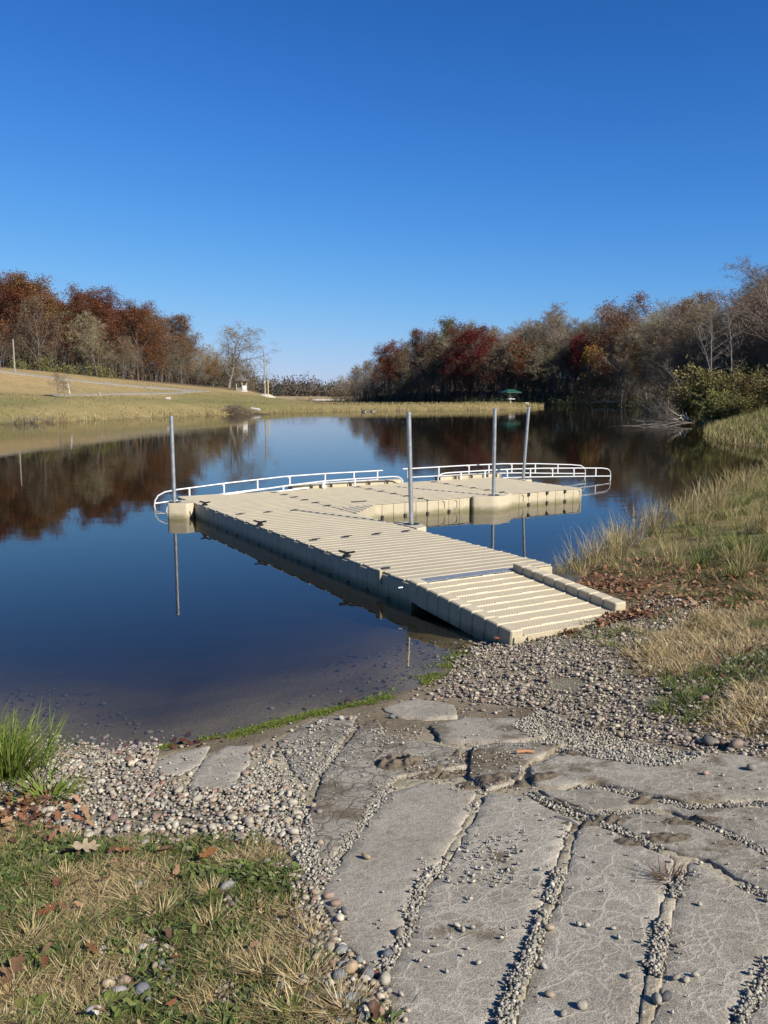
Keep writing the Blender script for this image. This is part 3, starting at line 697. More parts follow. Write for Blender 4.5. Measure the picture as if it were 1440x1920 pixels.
# ------------------------------------------------------------------ floating dock (its own axes: u across the walkway, v out from the shore)
D = .283
TH = R(29.783)
DOCK_O = (.2986, 8.931)
def dock_world(u, v):
    return (DOCK_O[0] + u * math.cos(TH) - v * math.sin(TH), DOCK_O[1] + u * math.sin(TH) + v * math.cos(TH))
dock = empty('floating_dock', (DOCK_O[0], DOCK_O[1], 0), TH, label='long beige plastic floating dock with a side wing, white rails and black cleats', cat='dock')
PLANK = .1694
def section_mesh(W, L, seed):
    """one hollow float: body, grooved side panels and the ribbed deck"""
    q = MB(); rd = random.Random(seed)
    q.box(.02, W - .02, .02, L - .02, -.14, D - .02)
    n = max(2, round(L / .254)); s = L / n                          # long sides
    for k in range(n):
        for x0, x1 in ((.002, .03), (W - .03, W - .002)):
            o = rd.uniform(-.0015, .0015)
            q.cbox(x0 + o, x1 + o, k * s + .0035, (k + 1) * s - .0035, -.13, D - .034, .004)
    n = max(2, round(W / .254)); s = W / n                          # ends
    for k in range(n):
        for y0, y1 in ((.003, .03), (L - .03, L - .003)):
            q.cbox(k * s + .0035, (k + 1) * s - .0035, y0, y1, -.13, D - .034, .004)
    n = round(L / PLANK); s = L / n                                 # deck planks with a raised rib at each joint
    for k in range(n):
        y = k * s
        e0 = .004 if k % 3 else .022
        q.add([(e0, y + .001, D - .016), (W - e0, y + .001, D - .016), (W - e0, y + s - .001, D - .016), (e0, y + s - .001, D - .016),
               (e0 + .006, y + .006, D - .0065), (W - e0 - .006, y + .006, D - .0065), (W - e0 - .006, y + s - .040, D - .0065), (e0 + .006, y + s - .040, D - .0065),
               (e0 + .006, y + s - .033, D), (W - e0 - .006, y + s - .033, D), (W - e0 - .006, y + s - .019, D), (e0 + .006, y + s - .019, D)],
              [(0, 1, 5, 4), (4, 5, 6, 7), (7, 6, 9, 8), (8, 9, 10, 11), (11, 10, 2, 3), (0, 4, 7, 8, 11, 3), (1, 2, 10, 9, 6, 5)])
    me = bpy.data.meshes.new('dock_section'); me.from_pydata(q.v, [], q.f); me.update()
    me.materials.append(M_SIDE); me.materials.append(M_DECK)
    nm = np.zeros(len(me.polygons) * 3); me.polygons.foreach_get('normal', nm); cz = np.array([p.center.z for p in me.polygons])
    me.polygons.foreach_set('material_index', ((nm.reshape(-1, 3)[:, 2] > .2) & (cz > D - .028)).astype(np.int32))
    return me
BEND = R(1.8)
SECTION = section_mesh(2.02, 3.04, 3)
def wing(u, v):
    x, y = (u - 2.032) * 1.03, v - 6.02
    return (2.036 + x * math.cos(BEND) - y * math.sin(BEND), 6.02 + x * math.sin(BEND) + y * math.cos(BEND))
for v in (0, 3.02, 6.04): obj('dock_section', SECTION, None, dock, (.006, v + .005, 0))
for k in range(3):
    x, y = wing(2.032 * (k + 1) + .006, 6.02 + .005)
    o = obj('dock_section', SECTION, None, dock, (x, y, 0)); o.rotation_euler = (0, 0, BEND); o.scale = (1.03, 1, 1)
# corner filler
q = MB(); tri = [(2.034, 5.13), (2.90, 6.0), (2.034, 6.0)]
q.prism(tri, -.13, D - .02)
for k in range(6):
    a = (k + .12) / 6; b_ = (k + .88) / 6
    def cut(t_): return [(2.034 + .86 * t_, 5.13 + .87 * t_), (2.034 + .86 * t_ , 5.998)]
    p0, p1 = cut(a); r0, r1 = cut(b_)
    q.prism([p0, r0, r1, p1], D - .021, D - .004)
obj_c = q.build('corner_gusset', M_SIDE, dock)
# black couplers between sections
def coupler_mesh():
    q = MB(); q.box(-.10, .02, -.052, -.004, 0, .008); q.box(-.02, .10, .004, .052, 0, .008); q.box(-.03, .03, -.02, .02, -.002, .011)
    me = bpy.data.meshes.new('coupler'); me.from_pydata(q.v, [], q.f); me.update(); me.materials.append(M_BLACK); return me
CPL = coupler_mesh()
for v in (3.035, 6.055):
    for k in range(4):
        if v > 4 and k == 3: continue
        obj('coupler', CPL, None, dock, (.254 + .508 * k, v, D - .004))
for c_ in (1, 2, 3):
    for k in range(6):
        x, y = wing(2.032 * c_, 6.02 + .254 + .508 * k) if c_ > 1 else (2.03, 6.04 + .254 + .508 * k)
        o = obj('coupler', CPL, None, dock, (x, y, D - .004)); o.rotation_euler = (0, 0, R(8))
# black pocket plugs at the waterline, on the faces that look at the shore
def plug(u, v, rz, z=.012):
    o = obj('pocket_plug', PLUG, None, dock, (u, v, z)); o.rotation_euler = (0, 0, rz)
q = MB(); q.cbox(-.028, .028, -.022, .02, -.03, .035, .006)
PLUG = bpy.data.meshes.new('pocket_plug'); PLUG.from_pydata(q.v, [], q.f); PLUG.update(); PLUG.materials.append(M_BLACK)
q = MB(); q.cbox(-.024, .024, -.024, .02, -.045, .03, .006)
LUG = bpy.data.meshes.new('lug'); LUG.from_pydata(q.v, [], q.f); LUG.update(); LUG.materials.append(M_DECK)
for k in range(12):
    u = 3.05 + .508 * k
    if 5.0 < u < 6.25 or u > 8.1: continue
    x, y = wing(u, 6.02); plug(x, y, BEND)
    if u > 6.2:
        o = obj('pocket_plug', PLUG, None, dock, (x, y, D - .055)); o.rotation_euler = (0, 0, BEND)
for k in range(14):
    v = .5 + .508 * k
    if v < 7.6: plug(.004, v, R(-90), -.03)
# oval handhold rims moulded in the faces of the wing
for u in (4.42, 4.72, 6.42, 8.02):
    x, y = wing(u, 6.018); q = MB(); L_ = []
    for a in np.linspace(-90, 90, 12): L_.append((.05 * math.cos(R(a)) * (1 if u != 4.72 else 1), 0, .05 * math.sin(R(a)) + (.085 if a > 0 else -.0)))
    q.tube([(-.01, 0, L_[0][2])] + L_ + [(-.01, 0, L_[-1][2])], .006, 5)
    o = q.build('handhold_rim', M_SIDE, dock, (x, y, .10)); o.rotation_euler = (0, 0, BEND)
# pile holders: moulded blocks that hold the poles
def holder(poly, name='pile_holder'):
    q = MB(); n = len(poly); cx = sum(p[0] for p in poly) / n; cy = sum(p[1] for p in poly) / n
    ins = [(cx + (x - cx) * .965, cy + (y - cy) * .965) for x, y in poly]
    v = [(x, y, -.14) for x, y in poly] + [(x, y, D - .012) for x, y in poly] + [(x, y, D + .004) for x, y in ins]
    f = [tuple(range(2 * n, 3 * n))]
    for k in range(n):
        j = (k + 1) % n; f += [(k, j, j + n, k + n), (k + n, j + n, j + 2 * n, k + 2 * n)]
    q.add(v, f); return q.build(name, M_SIDE, dock, smooth=True)
def rounded(poly, r=.06, n=4):
    out = []; m = len(poly)
    for k in range(m):
        p = Vector(poly[k]); a = Vector(poly[k - 1]); b = Vector(poly[(k + 1) % m])
        da = (a - p); db = (b - p); rr = min(r, da.length * .45, db.length * .45)
        s = p + da.normalized() * rr; e = p + db.normalized() * rr
        for i in range(n + 1):
            t_ = i / n; out.append(tuple((s * (1 - t_) ** 2 + p * 2 * t_ * (1 - t_) + e * t_ ** 2)))
    return out
holder(rounded([(-.36, 8.42), (-.49, 8.02), (-.17, 7.81), (-.004, 7.90), (-.004, 8.42)], .05))
holder(rounded([(2.036, 3.12), (2.28, 3.22), (2.34, 3.5), (2.28, 3.80), (2.036, 3.9)], .07))
holder(rounded([wing(5.10, 6.015), wing(5.10, 5.93), wing(5.48, 5.70), wing(5.76, 5.72), wing(6.17, 6.015)], .08))
holder(rounded([wing(8.135, 7.9), wing(8.40, 7.98), wing(8.50, 8.28), wing(8.40, 8.58), wing(8.135, 8.66)], .07))
# steel sleeves
def ring(u, v):
    q = MB(); n = 14
    for k in range(n):
        a, b_ = 2 * math.pi * k / n, 2 * math.pi * (k + 1) / n
        P_ = [(math.cos(x) * r_, math.sin(x) * r_) for x in (a, b_) for r_ in (.054, .135)]
        q.add([(P_[0][0], P_[0][1], D + .012), (P_[1][0], P_[1][1], D + .008), (P_[3][0], P_[3][1], D + .008), (P_[2][0], P_[2][1], D + .012)], [(0, 1, 2, 3)])
    return q.build('pole_sleeve', M_BLACK, dock, (u, v, 0))
PILE = {'far left': ((-.31, 8.18), 1.93, 0, 'far left corner beside the long white rail'), 'inner': ((2.19, 3.55), 2.06, .028, 'inner corner where walkway meets wing'),
        'wing front': (wing(5.60, 5.93), 2.06, 0, 'near face of the wing'), 'wing end': (wing(8.36, 8.28), 2.05, -.055, 'far right end of the wing, slightly leaning')}
for nm_, ((u, v), top, lean, where) in PILE.items():
    ring(u, v)
    x, y = dock_world(u, v); zb = h1(x, y) - .2
    e = empty('mooring_pole', (x, y, zb), label=f'galvanised steel mooring pole at the {where}', cat='pole', group='steel poles that hold the dock')
    k_ = -lean
    H_ = top - zb
    base = lambda z: (k_ * (z - (D - zb)), 0, z)
    MB().tube([base(0), base(H_ - .03)], .037, 14).build('tube', M_PIPE, e, smooth=True)
    MB().tube([base(H_ - .05), base(H_ - .004), base(H_)], .041, 14).build('cap', M_PIPE, e, smooth=True)
# cleats
def cleat(u, v):
    q = MB(); q.cbox(-.03, .03, -.05, .05, D, D + .03, .008)
    q.tube([(0, -.11, D + .07), (0, -.06, D + .06), (0, 0, D + .05), (0, .06, D + .06), (0, .11, D + .07)], .015, 6)
    q.box(-.012, .012, -.03, .03, D + .02, D + .05)
    o = q.build('cleat', M_BLACK, dock, (u, v, .0), smooth=True); o.rotation_euler = (0, 0, R(40))
for v in (1.66, 4.65, 7.45): cleat(.06, v)
q = MB(); q.cbox(-.022, .01, -.05, .05, .13, D + .012, .006); q.build('edge_clip', M_DECK, dock, (0, .71, 0))
q = MB(); q.box(-.05, .05, -.02, .02, D, D + .012); q.build('hinge_pin', M_BLACK, dock, (.13, .78, 0))
q = MB(); q.box(-.09, .10, -.018, .018, D, D + .01); q.box(.12, .24, -.018, .018, D, D + .01); q.build('hinge_pin', M_BLACK, dock, (2.75, 6.52, 0))
# low blocks of the kayak launch along the back of the wing
def kerb_block(u0, u1, bend=True):
    q = MB(); g = .05; z0, z1 = D - .02, D + .075
    v0, v1 = 9.06, 9.30
    P_ = [(u0 + .004, v0), (u1 - .10, v0), (u1 - .004, v0 + .13), (u1 - .004, v1), (u0 + .004, v1)]
    q.prism([wing(*p) for p in P_], z0, z1)
    q.prism([wing(*p) for p in ((u1 - .075, v0 + .0), (u1 - .055, v0), (u1 - .012, v0 + .12), (u1 - .004, v0 + .129), (u1 - .02, v0 + .129))], z0, z1 - .01)
    q.build('kerb_block', M_SIDE, dock)
u = 2.62
while u < 8.3:
    if not 5.50 < u < 6.0: kerb_block(u, u + .46)
    u += .48
# the launch cradles between the rails, under the water and out of sight but for their ends
for s_, u0, u1 in ((-1, -.2, 2.4), (1, 8.3, 11.2)):
    q = MB(); v0, v1 = (9.06, 9.5)
    a, b_ = (u1, u0) if s_ < 0 else (u0, u1)
    P_ = [wing(a, v0) + (.16,), wing(b_, v0) + (-.22,), wing(b_, v1) + (-.22,), wing(a, v1) + (.16,)]
    q.add([p for p in P_] + [(x, y, z - .08) for x, y, z in P_], [(0, 1, 2, 3), (4, 7, 6, 5), (0, 4, 5, 1), (1, 5, 6, 2), (2, 6, 7, 3), (3, 7, 4, 0)])
    q.build('launch_cradle', M_SIDE, dock)
# white launch rails
def arc(c, r, a0, a1, n=7):
    return [(c[0] + r * math.cos(R(a)), c[1] + r * math.sin(R(a))) for a in np.linspace(a0, a1, n)]
def rail(v, top, low, posts, hooks=(), bend=True):
    """top and low: (u, z) lines; posts: u of the uprights, children of the rail"""
    W_ = (lambda u_: wing(u_, v)) if bend else (lambda u_: (u_, v))
    P3 = lambda L_: [(*W_(a), z) for a, z in L_]
    r = MB().tube(P3(top), .0175, 9).build('launch_rail', M_ALU, dock, smooth=True)
    MB().tube(P3(low), .0155, 8).build('lower_rail', M_ALU, r, smooth=True)
    f = lambda L_, u_: float(np.interp(u_, *zip(*sorted((a, z) for a, z in L_))))
    for u_ in posts:
        x, y = W_(u_); z0, z1 = f(low, u_), f(top, u_)
        if z1 - z0 < .03: continue
        q_ = MB().box(x - .018, x + .018, y - .010, y + .010, z0 - .01, z1 + .004)
        if u_ in hooks:
            q_.tube([(x - .07, y, z1 - .005), (x - .035, y, z1 - .03), (x, y, z1 - .05)], .012, 5)
        q_.build('post', M_ALU, r)
    return r
rail(9.62, [(5.12, .545), (3.6, .54), (2.6, .52), (1.2, .44), (.15, .36), (-.10, .325), (-.24, .26), (-.31, .16), (-.33, .04), (-.30, -.06), (-.15, -.12)], [(5.0, .33), (3.0, .315), (2.0, .27), (1.0, .20), (.1, .13), (-.315, .10)], (.42, 1.18, 1.95, 2.72, 3.6, 4.35, 4.98), (1.18, 2.72), False)
rail(9.0, [(5.30, D - .01), (5.30, .34), (5.27, .40), (5.19, .44), (5.05, .455), (4.0, .45), (3.3, .44), (2.4, .385), (1.5, .31), (.8, .25), (.1, .19), (-.12, .16), (-.22, .10), (-.25, .0), (-.2, -.06)], [(2.9, .31), (1.6, .24), (.6, .17), (-.23, .08)], (2.3, 3.25), (), False)
for u_ in (4.05, 3.28):
    MB().box(u_ - .02, u_ + .02, 8.99, 9.01, D - .01, .44).build('rail_post', M_ALU, dock)
MIR = lambda L_: [(11.36 - a, z) for a, z in L_]
rail(9.62, [(5.75, .545), (7.6, .55), (8.8, .54), (10.0, .49), (11.2, .41), (11.55, .37), (11.68, .30), (11.72, .2), (11.72, .05), (11.68, -.06), (11.5, -.12)], [(5.9, .33), (8.4, .31), (9.4, .27), (10.4, .21), (11.3, .16), (11.72, .14)], (5.9, 6.8, 7.72, 8.35, 9.1, 9.9, 10.7, 11.4), (7.72, 9.1))
rail(9.0, [(6.35, D - .01), (6.35, .34), (6.38, .40), (6.46, .44), (6.6, .455), (7.6, .46), (8.6, .455), (9.6, .43), (10.8, .38), (11.75, .335), (11.95, .30), (12.04, .23), (12.06, .12), (12.06, .0), (12.0, -.06)], [(8.3, .245), (9.2, .22), (10.4, .17), (11.4, .13), (12.05, .10)], (8.45, 9.2, 9.95, 10.7, 11.5), (8.45, 9.95))
for u_ in (7.02, 7.75):
    x, y = wing(u_, 9.0); MB().box(x - .02, x + .02, y - .01, y + .01, D - .01, .455).build('rail_post', M_ALU, dock)

# ------------------------------------------------------------------ gangway ramp from the shore to the dock
RT = .075                                                            # slope
RL = 1.83; RU0, RU1 = -.06, 1.53
gx, gy = dock_world(0, -.015)
gang = empty('gangway_ramp', (gx, gy, D - .004), 0, label='sloping beige plastic gangway with gridded tread and raised kerbs, from gravel shore to dock', cat='gangway')
gang.rotation_euler = (Matrix.Rotation(TH, 3, 'Z') @ Matrix.Rotation(RT, 3, 'X')).to_euler()
q = MB(); q.box(RU0 + .03, RU1 - .03, -RL, -.02, -.20, -.014)
q.build('deck_body', M_SIDE, gang)
n = 10; s_ = (RL - .06) / n
for k in range(n):
    y1 = -.06 - k * s_; y0 = y1 - s_
    q = MB()
    x0, x1 = RU0 + .15, RU1 - .15
    w_ = [.003 * math.sin(i * 1.9 + k) for i in range(9)]
    q.add([(x0, y0 + .004, -.013), (x1, y0 + .004, -.013), (x1, y1 - .03, -.013), (x0, y1 - .03, -.013), (x0, y0 + .006, -.006), (x1, y0 + .006, -.006), (x1, y1 - .034, -.006), (x0, y1 - .034, -.006)], [(4, 5, 6, 7), (0, 1, 5, 4), (2, 3, 7, 6), (0, 4, 7, 3), (1, 2, 6, 5)])
    xs = np.linspace(x0, x1, 9)
    for i in range(8):                                               # the raised rib, a little wavy with a nub on it
        a0, a1 = w_[i], w_[i + 1]
        h0 = .001 + (.005 if i in (2, 5) else 0)
        q.add([(xs[i], y1 - .030 + a0, -.012), (xs[i + 1], y1 - .030 + a1, -.012), (xs[i + 1], y1 - .020 + a1, h0), (xs[i], y1 - .020 + a0, h0), (xs[i], y1 - .010 + a0, h0), (xs[i + 1], y1 - .010 + a1, h0), (xs[i + 1], y1 + a1, -.012), (xs[i], y1 + a0, -.012)],
              [(0, 1, 2, 3), (3, 2, 5, 4), (4, 5, 6, 7)])
    q.build('tread_plank', M_GRID, gang)
nb_ = 9; s_ = (RL - .02) / nb_
for k in range(nb_):
    y1 = -.005 - k * s_
    yr = -.005 - k * s_ * .92; MB().cbox(RU1 - .15, RU1 - .002, yr - s_ * .92 + .004, yr - .004, -.16, .085, .009).build('kerb_block', M_SIDE, gang)
    MB().cbox(RU0 + .002, RU0 + .145, y1 - s_ + .004, y1 - .004, -.19 + .11 * (k == 0), .05, .012).build('kerb_block', M_SIDE, gang)
q = MB(); q.box(RU0 + .2, RU1 - .2, -.055, .07, .003, .011)
for x in np.linspace(RU0 + .3, RU1 - .3, 6): q.tube([(x, -.03, .010), (x, -.03, .018)], .010, 6)
q.build('hinge_plate', M_STEEL, gang)
q = MB(); q.tube([(0, 0, -.05), (-.08, .02, -.055)], .008, 6); q.build('hinge_rod', M_STEEL, gang, (RU0 - .0, .03, 0))

# ------------------------------------------------------------------ cracked concrete boat ramp, slab by slab
def concrete_material():
    m, nt, b = mat('cracked concrete'); t = NT(nt); p = t.pos()
    w = t.n('VectorMath', {0: p, 1: t.n('VectorMath', {0: t.n('TexNoise', {'Vector': p, 'Scale': 6.0, 'Detail': 4.0}).outputs['Color'], 3: .16}, operation='SCALE').outputs[0]}, operation='ADD').outputs[0]
    base = t.ramp(t.noise(p, 2.2, 8, .7), [(.25, (.215, .191, .153)), (.5, (.28, .252, .203)), (.75, (.34, .307, .248))])
    gr = t.noise(p, 170, 3, .7)
    c = t.mix(1.0, base, t.ramp(gr, [(.28, (.45,) * 3), (.5, (1,) * 3), (.72, (1.6,) * 3)]), 'MULTIPLY')
    c = t.mix(1.0, c, t.ramp(t.noise(p, 22, 6, .75), [(.3, (.72,) * 3), (.55, (1,) * 3), (.75, (1.25,) * 3)]), 'MULTIPLY')
    c = t.mix(t.ramp(t.noise(p, .9, 5, .6), [(.48, (0, 0, 0)), (.7, (.6,) * 3)]), c, t.mix(1.0, c, (.68, .64, .57), 'MULTIPLY'))
    sp = t.n('TexVoronoi', {'Vector': p, 'Scale': 75.0}).outputs['Distance']
    c = t.mix(t.ramp(sp, [(.0, (.9,) * 3), (.20, (0, 0, 0))]), c, (.42, .385, .33))
    e1 = t.n('TexVoronoi', {'Vector': w, 'Scale': 6.5}, feature='DISTANCE_TO_EDGE').outputs['Distance']
    e3 = t.n('TexVoronoi', {'Vector': w, 'Scale': 10.5}, feature='DISTANCE_TO_EDGE').outputs['Distance']
    e2 = t.n('TexVoronoi', {'Vector': w, 'Scale': 15.0}, feature='DISTANCE_TO_EDGE').outputs['Distance']
    zone = t.noise(p, 1.6, 4, .6)
    l1 = t.ramp(e1, [(.0, (1,) * 3), (.035, (.35,) * 3), (.085, (0, 0, 0))]); l2 = t.ramp(e2, [(.0, (1,) * 3), (.05, (.2,) * 3), (.12, (0, 0, 0))])
    br = t.ramp(t.noise(p, 7, 4, .7), [(.30, (0, 0, 0)), (.52, (1,) * 3)])
    l3 = t.math('MULTIPLY', t.ramp(e3, [(.0, (1,) * 3), (.04, (.4,) * 3), (.11, (0, 0, 0))]), t.ramp(t.noise(p, 3.1, 5, .7), [(.50, (0, 0, 0)), (.62, (.9,) * 3)]))
    veins = t.math('MAXIMUM', t.math('MAXIMUM', t.math('MULTIPLY', l1, br), l3), t.math('MULTIPLY', l2, t.ramp(zone, [(.37, (0, 0, 0)), (.53, (.9,) * 3)])))
    c = t.mix(t.math('MULTIPLY', veins, .68), c, (.46, .42, .345))                                 # cracks filled with pale lime
    at = t.n('Attribute', attribute_name='tint'); aw = t.n('SeparateColor', {0: at.outputs['Color']})
    dark = t.math('MULTIPLY', t.math('MAXIMUM', l1, t.math('MULTIPLY', l2, .8)), aw.outputs[0])   # open cracks near the water hold silt
    c = t.mix(dark, c, (.07, .058, .04))
    mud = t.ramp(t.math('ADD', t.noise(p, 3.2, 7, .68), t.math('MULTIPLY', aw.outputs[1], .36)), [(.60, (0, 0, 0)), (.70, (.92,) * 3)])
    c = t.mix(mud, c, t.ramp(t.noise(p, 40, 4), [(.3, (.085, .066, .042)), (.7, (.16, .125, .082))]))
    t.link(c, b.inputs['Base Color']); b.inputs['Roughness'].default_value = .92; b.inputs['Specular IOR Level'].default_value = .2
    bn = t.bump(gr, .6, .006)
    bn = t.bump(t.math('SUBTRACT', t.math('MULTIPLY', veins, .5), t.math('MULTIPLY', dark, 1.5)), .5, .006, bn)
    t.link(t.bump(t.noise(p, 28, 5, .65), .5, .006, bn), b.inputs['Normal'])
    return m
M_CONC = concrete_material()
def slab_mesh(px, crack, mud, seed):
    rd = random.Random(seed); P = [Vector(hit(*q)) for q in px]; out = []
    for a, b_ in zip(P, P[1:] + P[:1]):
        n = max(1, int((b_ - a).length / .035))
        for k in range(n):
            out.append(a.lerp(b_, k / n) + Vector((rd.gauss(0, .0055), rd.gauss(0, .0055))))
    A = np.array([tuple(p) for p in out]); n = len(A)
    if sum(A[k - 1][0] * A[k][1] - A[k][0] * A[k - 1][1] for k in range(n)) < 0: A = A[::-1].copy()
    tg = np.roll(A, -1, 0) - np.roll(A, 1, 0); tg /= np.linalg.norm(tg, axis=1)[:, None] + 1e-9
    inn = np.stack([-tg[:, 1], tg[:, 0]], 1)
    A = A - inn * .007
    B = A + inn * rd.uniform(.007, .011)
    lift = .012 + rd.uniform(-.003, .003)
    zA = height(A, False) + lift; zB = height(B, False) + lift
    V = np.vstack([np.column_stack([A, zA - .09]), np.column_stack([A, zA - .005]), np.column_stack([B, zB])])
    i = np.arange(n); j = (i + 1) % n
    Q = np.vstack([np.stack([i, j, j + n, i + n], 1), np.stack([i + n, j + n, j + 2 * n, i + 2 * n], 1)])
    lo, hi = B.min(0), B.max(0); gx_, gy_ = np.meshgrid(np.arange(lo[0], hi[0], .05), np.arange(lo[1], hi[1], .05))
    G = np.stack([gx_.ravel(), gy_.ravel()], 1); G = G[in_poly(G, B)]
    if len(G): G = G[np.array([np.min(np.hypot(*(B - g).T)) > .025 for g in G])]
    pts = [Vector(p) for p in np.vstack([B, G])] if len(G) else [Vector(p) for p in B]
    co, _, fc, ov, _, _ = delaunay_2d_cdt(pts, [(k, (k + 1) % n) for k in range(n)], [], 1, 1e-6)
    co = np.array([tuple(c) for c in co]); zt = height(co, False) + lift
    V = np.vstack([V[:2 * n], np.column_stack([co, zt])])
    idx = [next((i2 for i2, o_ in enumerate(ov) if k in o_), k) for k in range(n)]
    Q[n:, 2] = [2 * n + idx[k] for k in j]; Q[n:, 3] = [2 * n + idx[k] for k in i]
    T3 = np.array([[2 * n + k for k in f] for f in fc if len(f) == 3])
    me = np_mesh('concrete_slab', V, [Q, T3]); nv = len(V)
    a = me.attributes.new('tint', 'FLOAT_COLOR', 'POINT'); a.data.foreach_set('color', np.tile(np.array([crack, mud, 0, 1], np.float32), nv))
    me.materials.append(M_CONC); return me
ramp_root = empty('boat_ramp', (0, 0, 0)); tag(ramp_root, kind='structure')
for k, (px, crack, mud) in enumerate(SLABS):
    obj('concrete_slab', slab_mesh(px, crack, mud, 40 + k), None, ramp_root)
def on_slab(P):
    r = np.zeros(len(P), bool)
    for s_ in SLAB_XY: r |= in_poly(P, s_)
    return r
def surf(P):
    on = on_slab(P); return np.where(on, height(P, False) + .014, height(P, True) + .003)

# ------------------------------------------------------------------ stones
bmi = bmesh.new(); bmesh.ops.create_icosphere(bmi, subdivisions=2, radius=1); bmi.verts.ensure_lookup_table()
ICO = np.array([v.co[:] for v in bmi.verts]); ICOF = np.array([[v.index for v in f.verts] for f in bmi.faces]); bmi.free()
bmi = bmesh.new(); bmesh.ops.create_icosphere(bmi, subdivisions=1, radius=1); bmi.verts.ensure_lookup_table()
ICO1 = np.array([v.co[:] for v in bmi.verts]); ICO1F = np.array([[v.index for v in f.verts] for f in bmi.faces]); bmi.free()
PEB = np.array([(.33, .29, .225), (.28, .25, .20), (.235, .21, .175), (.36, .32, .255), (.165, .15, .135), (.12, .112, .105), (.145, .145, .145), (.24, .185, .14), (.21, .15, .12), (.27, .22, .16), (.18, .115, .09), (.30, .27, .225), (.15, .135, .115), (.23, .20, .155)])
PEB_D = np.array([(.19, .16, .13), (.14, .12, .10), (.105, .096, .09), (.23, .19, .15), (.165, .125, .10), (.26, .225, .175), (.095, .082, .074), (.21, .175, .135), (.15, .10, .08), (.30, .26, .205)])
PEB_D = PEB_D * np.array([1.2, 1.2, 1.17]); PEB = PEB * np.array([1.08, 1.06, 1.0])
LIME = np.array([(.33, .305, .245), (.38, .35, .285), (.285, .26, .215), (.25, .23, .19), (.21, .19, .155)])
def stones(P, size, cols, r, flat=(.42, .68), lo=ICO, lof=ICOF, ang=.0, zoff=None, sink=.45):
    n = len(P); m_ = len(lo)
    S = np.column_stack([size * r.uniform(.85, 1.25, n), size * r.uniform(.65, 1.0, n), size * r.uniform(*flat, n)])
    axes = r.normal(0, 1, (n, 3, 3)); axes /= np.linalg.norm(axes, axis=2)[:, :, None]
    lump = np.einsum('mk,nak->nma', lo, axes)                     # each stone its own dents and bulges
    V = lo[None] * (1 + .13 * np.sin(2.4 * lump[..., :1] + 1) - .16 * np.clip(lump[..., 1:2] - .35, 0, 1) - .16 * np.clip(lump[..., 2:] - .3, 0, 1) + ang * r.normal(0, 1, (n, m_, 1)).clip(-1.6, 1.6)) * S[:, None, :]
    # tilt, then turn
    tx, tz = r.normal(0, .25, n), r.uniform(0, 6.283, n)
    c, s_ = np.cos(tx)[:, None], np.sin(tx)[:, None]
    y = V[..., 1] * c - V[..., 2] * s_; z = V[..., 1] * s_ + V[..., 2] * c; x = V[..., 0]
    c, s_ = np.cos(tz)[:, None], np.sin(tz)[:, None]
    W_ = np.stack([x * c - y * s_, x * s_ + y * c, z], -1)
    base = surf(P) if zoff is None else zoff
    W_ += np.column_stack([P, base + S[:, 2] * (1 - sink)])[:, None, :]
    k = r.integers(0, len(cols), n); T = cols[k] * r.uniform(.8, 1.2, (n, 1))
    F = (lof[None] + (np.arange(n) * m_)[:, None, None]).reshape(-1, 3)
    return W_.reshape(-1, 3), F, np.repeat(T, m_, 0)
def graded(P, size, cols, r, **kw):
    b_ = size > .0145; out = []
    for k, (lo, lof) in ((b_, (ICO, ICOF)), (~b_, (ICO1, ICO1F))):
        if k.any():
            kk = dict(kw)
            if 'zoff' in kk: kk['zoff'] = kk['zoff'][k]
            out.append(stones(P[k], size[k], cols, r, lo=lo, lof=lof, **kk))
    return join(out)
def join(parts):
    V = []; F = {}; T = []; k = 0
    for v, f, t_ in parts:
        for q in (f if isinstance(f, list) else [f]): F.setdefault(q.shape[1], []).append(q + k)
        V.append(v); T.append(t_); k += len(v)
    return np.vstack(V), [np.vstack(q) for q in F.values()], np.vstack(T)
def relax(P, rmin, it=6):
    """push crowding stones apart (grid neighbours)"""
    P = P.copy()
    for _ in range(it):
        o = np.lexsort((P[:, 1], np.floor(P[:, 0] / rmin)))
        for sh in (1, 2, 3):
            a, b_ = o[:-sh], o[sh:]; d = P[b_] - P[a]; L = np.linalg.norm(d, axis=1) + 1e-9
            mv = np.clip(rmin - L, 0, None) * .25; np.add.at(P, b_, d / L[:, None] * mv[:, None]); np.add.at(P, a, -d / L[:, None] * mv[:, None])
    return P
rs = np.random.default_rng(91)
def thin(P, keep=.12):
    return P[~on_slab(P) | (rs.uniform(0, 1, len(P)) < keep)]
def bed(poly, n, s0, s1, cols, layers=1.0, gap=-9):
    P = scatter(poly, n, rs); P = thin(P[vnoise(P, 3.0, n) + .5 * vnoise(P, 8, n + 1) > gap], .2); P = relax(P, s0 * 2.0)
    sz = s0 * rs.uniform(.55, 1.1, len(P)) + (s1 - s0) * rs.beta(1.0, 3.4, len(P)) * rs.choice([.35, 1.0], len(P))
    heap = rs.uniform(0, .012, len(P)) * layers
    v, f, t_ = graded(P, sz, cols, rs, zoff=surf(P) + heap); return v, f, t_
beds = [bed(BED_L, 4300, .0098, .032, np.vstack([PEB, LIME]), gap=-.62), bed(BED_R, 7600, .0098, .031, np.vstack([PEB_D, PEB_D, PEB[:5]]), gap=-.95)]
# a ragged fringe of pebbles round both beds
def fringe(poly, n, s0, s1, cols, out=.12):
    k = rs.integers(0, len(poly), n); t_ = rs.uniform(0, 1, (n, 1)); P = poly[k] * (1 - t_) + np.roll(poly, -1, 0)[k] * t_ + rs.normal(0, out, (n, 2))
    P = thin(P); return graded(P, s0 + (s1 - s0) * rs.beta(1.2, 4, len(P)), cols, rs)
beds += [fringe(BED_L, 900, .008, .028, PEB), fringe(BED_R, 900, .008, .028, PEB_D)]
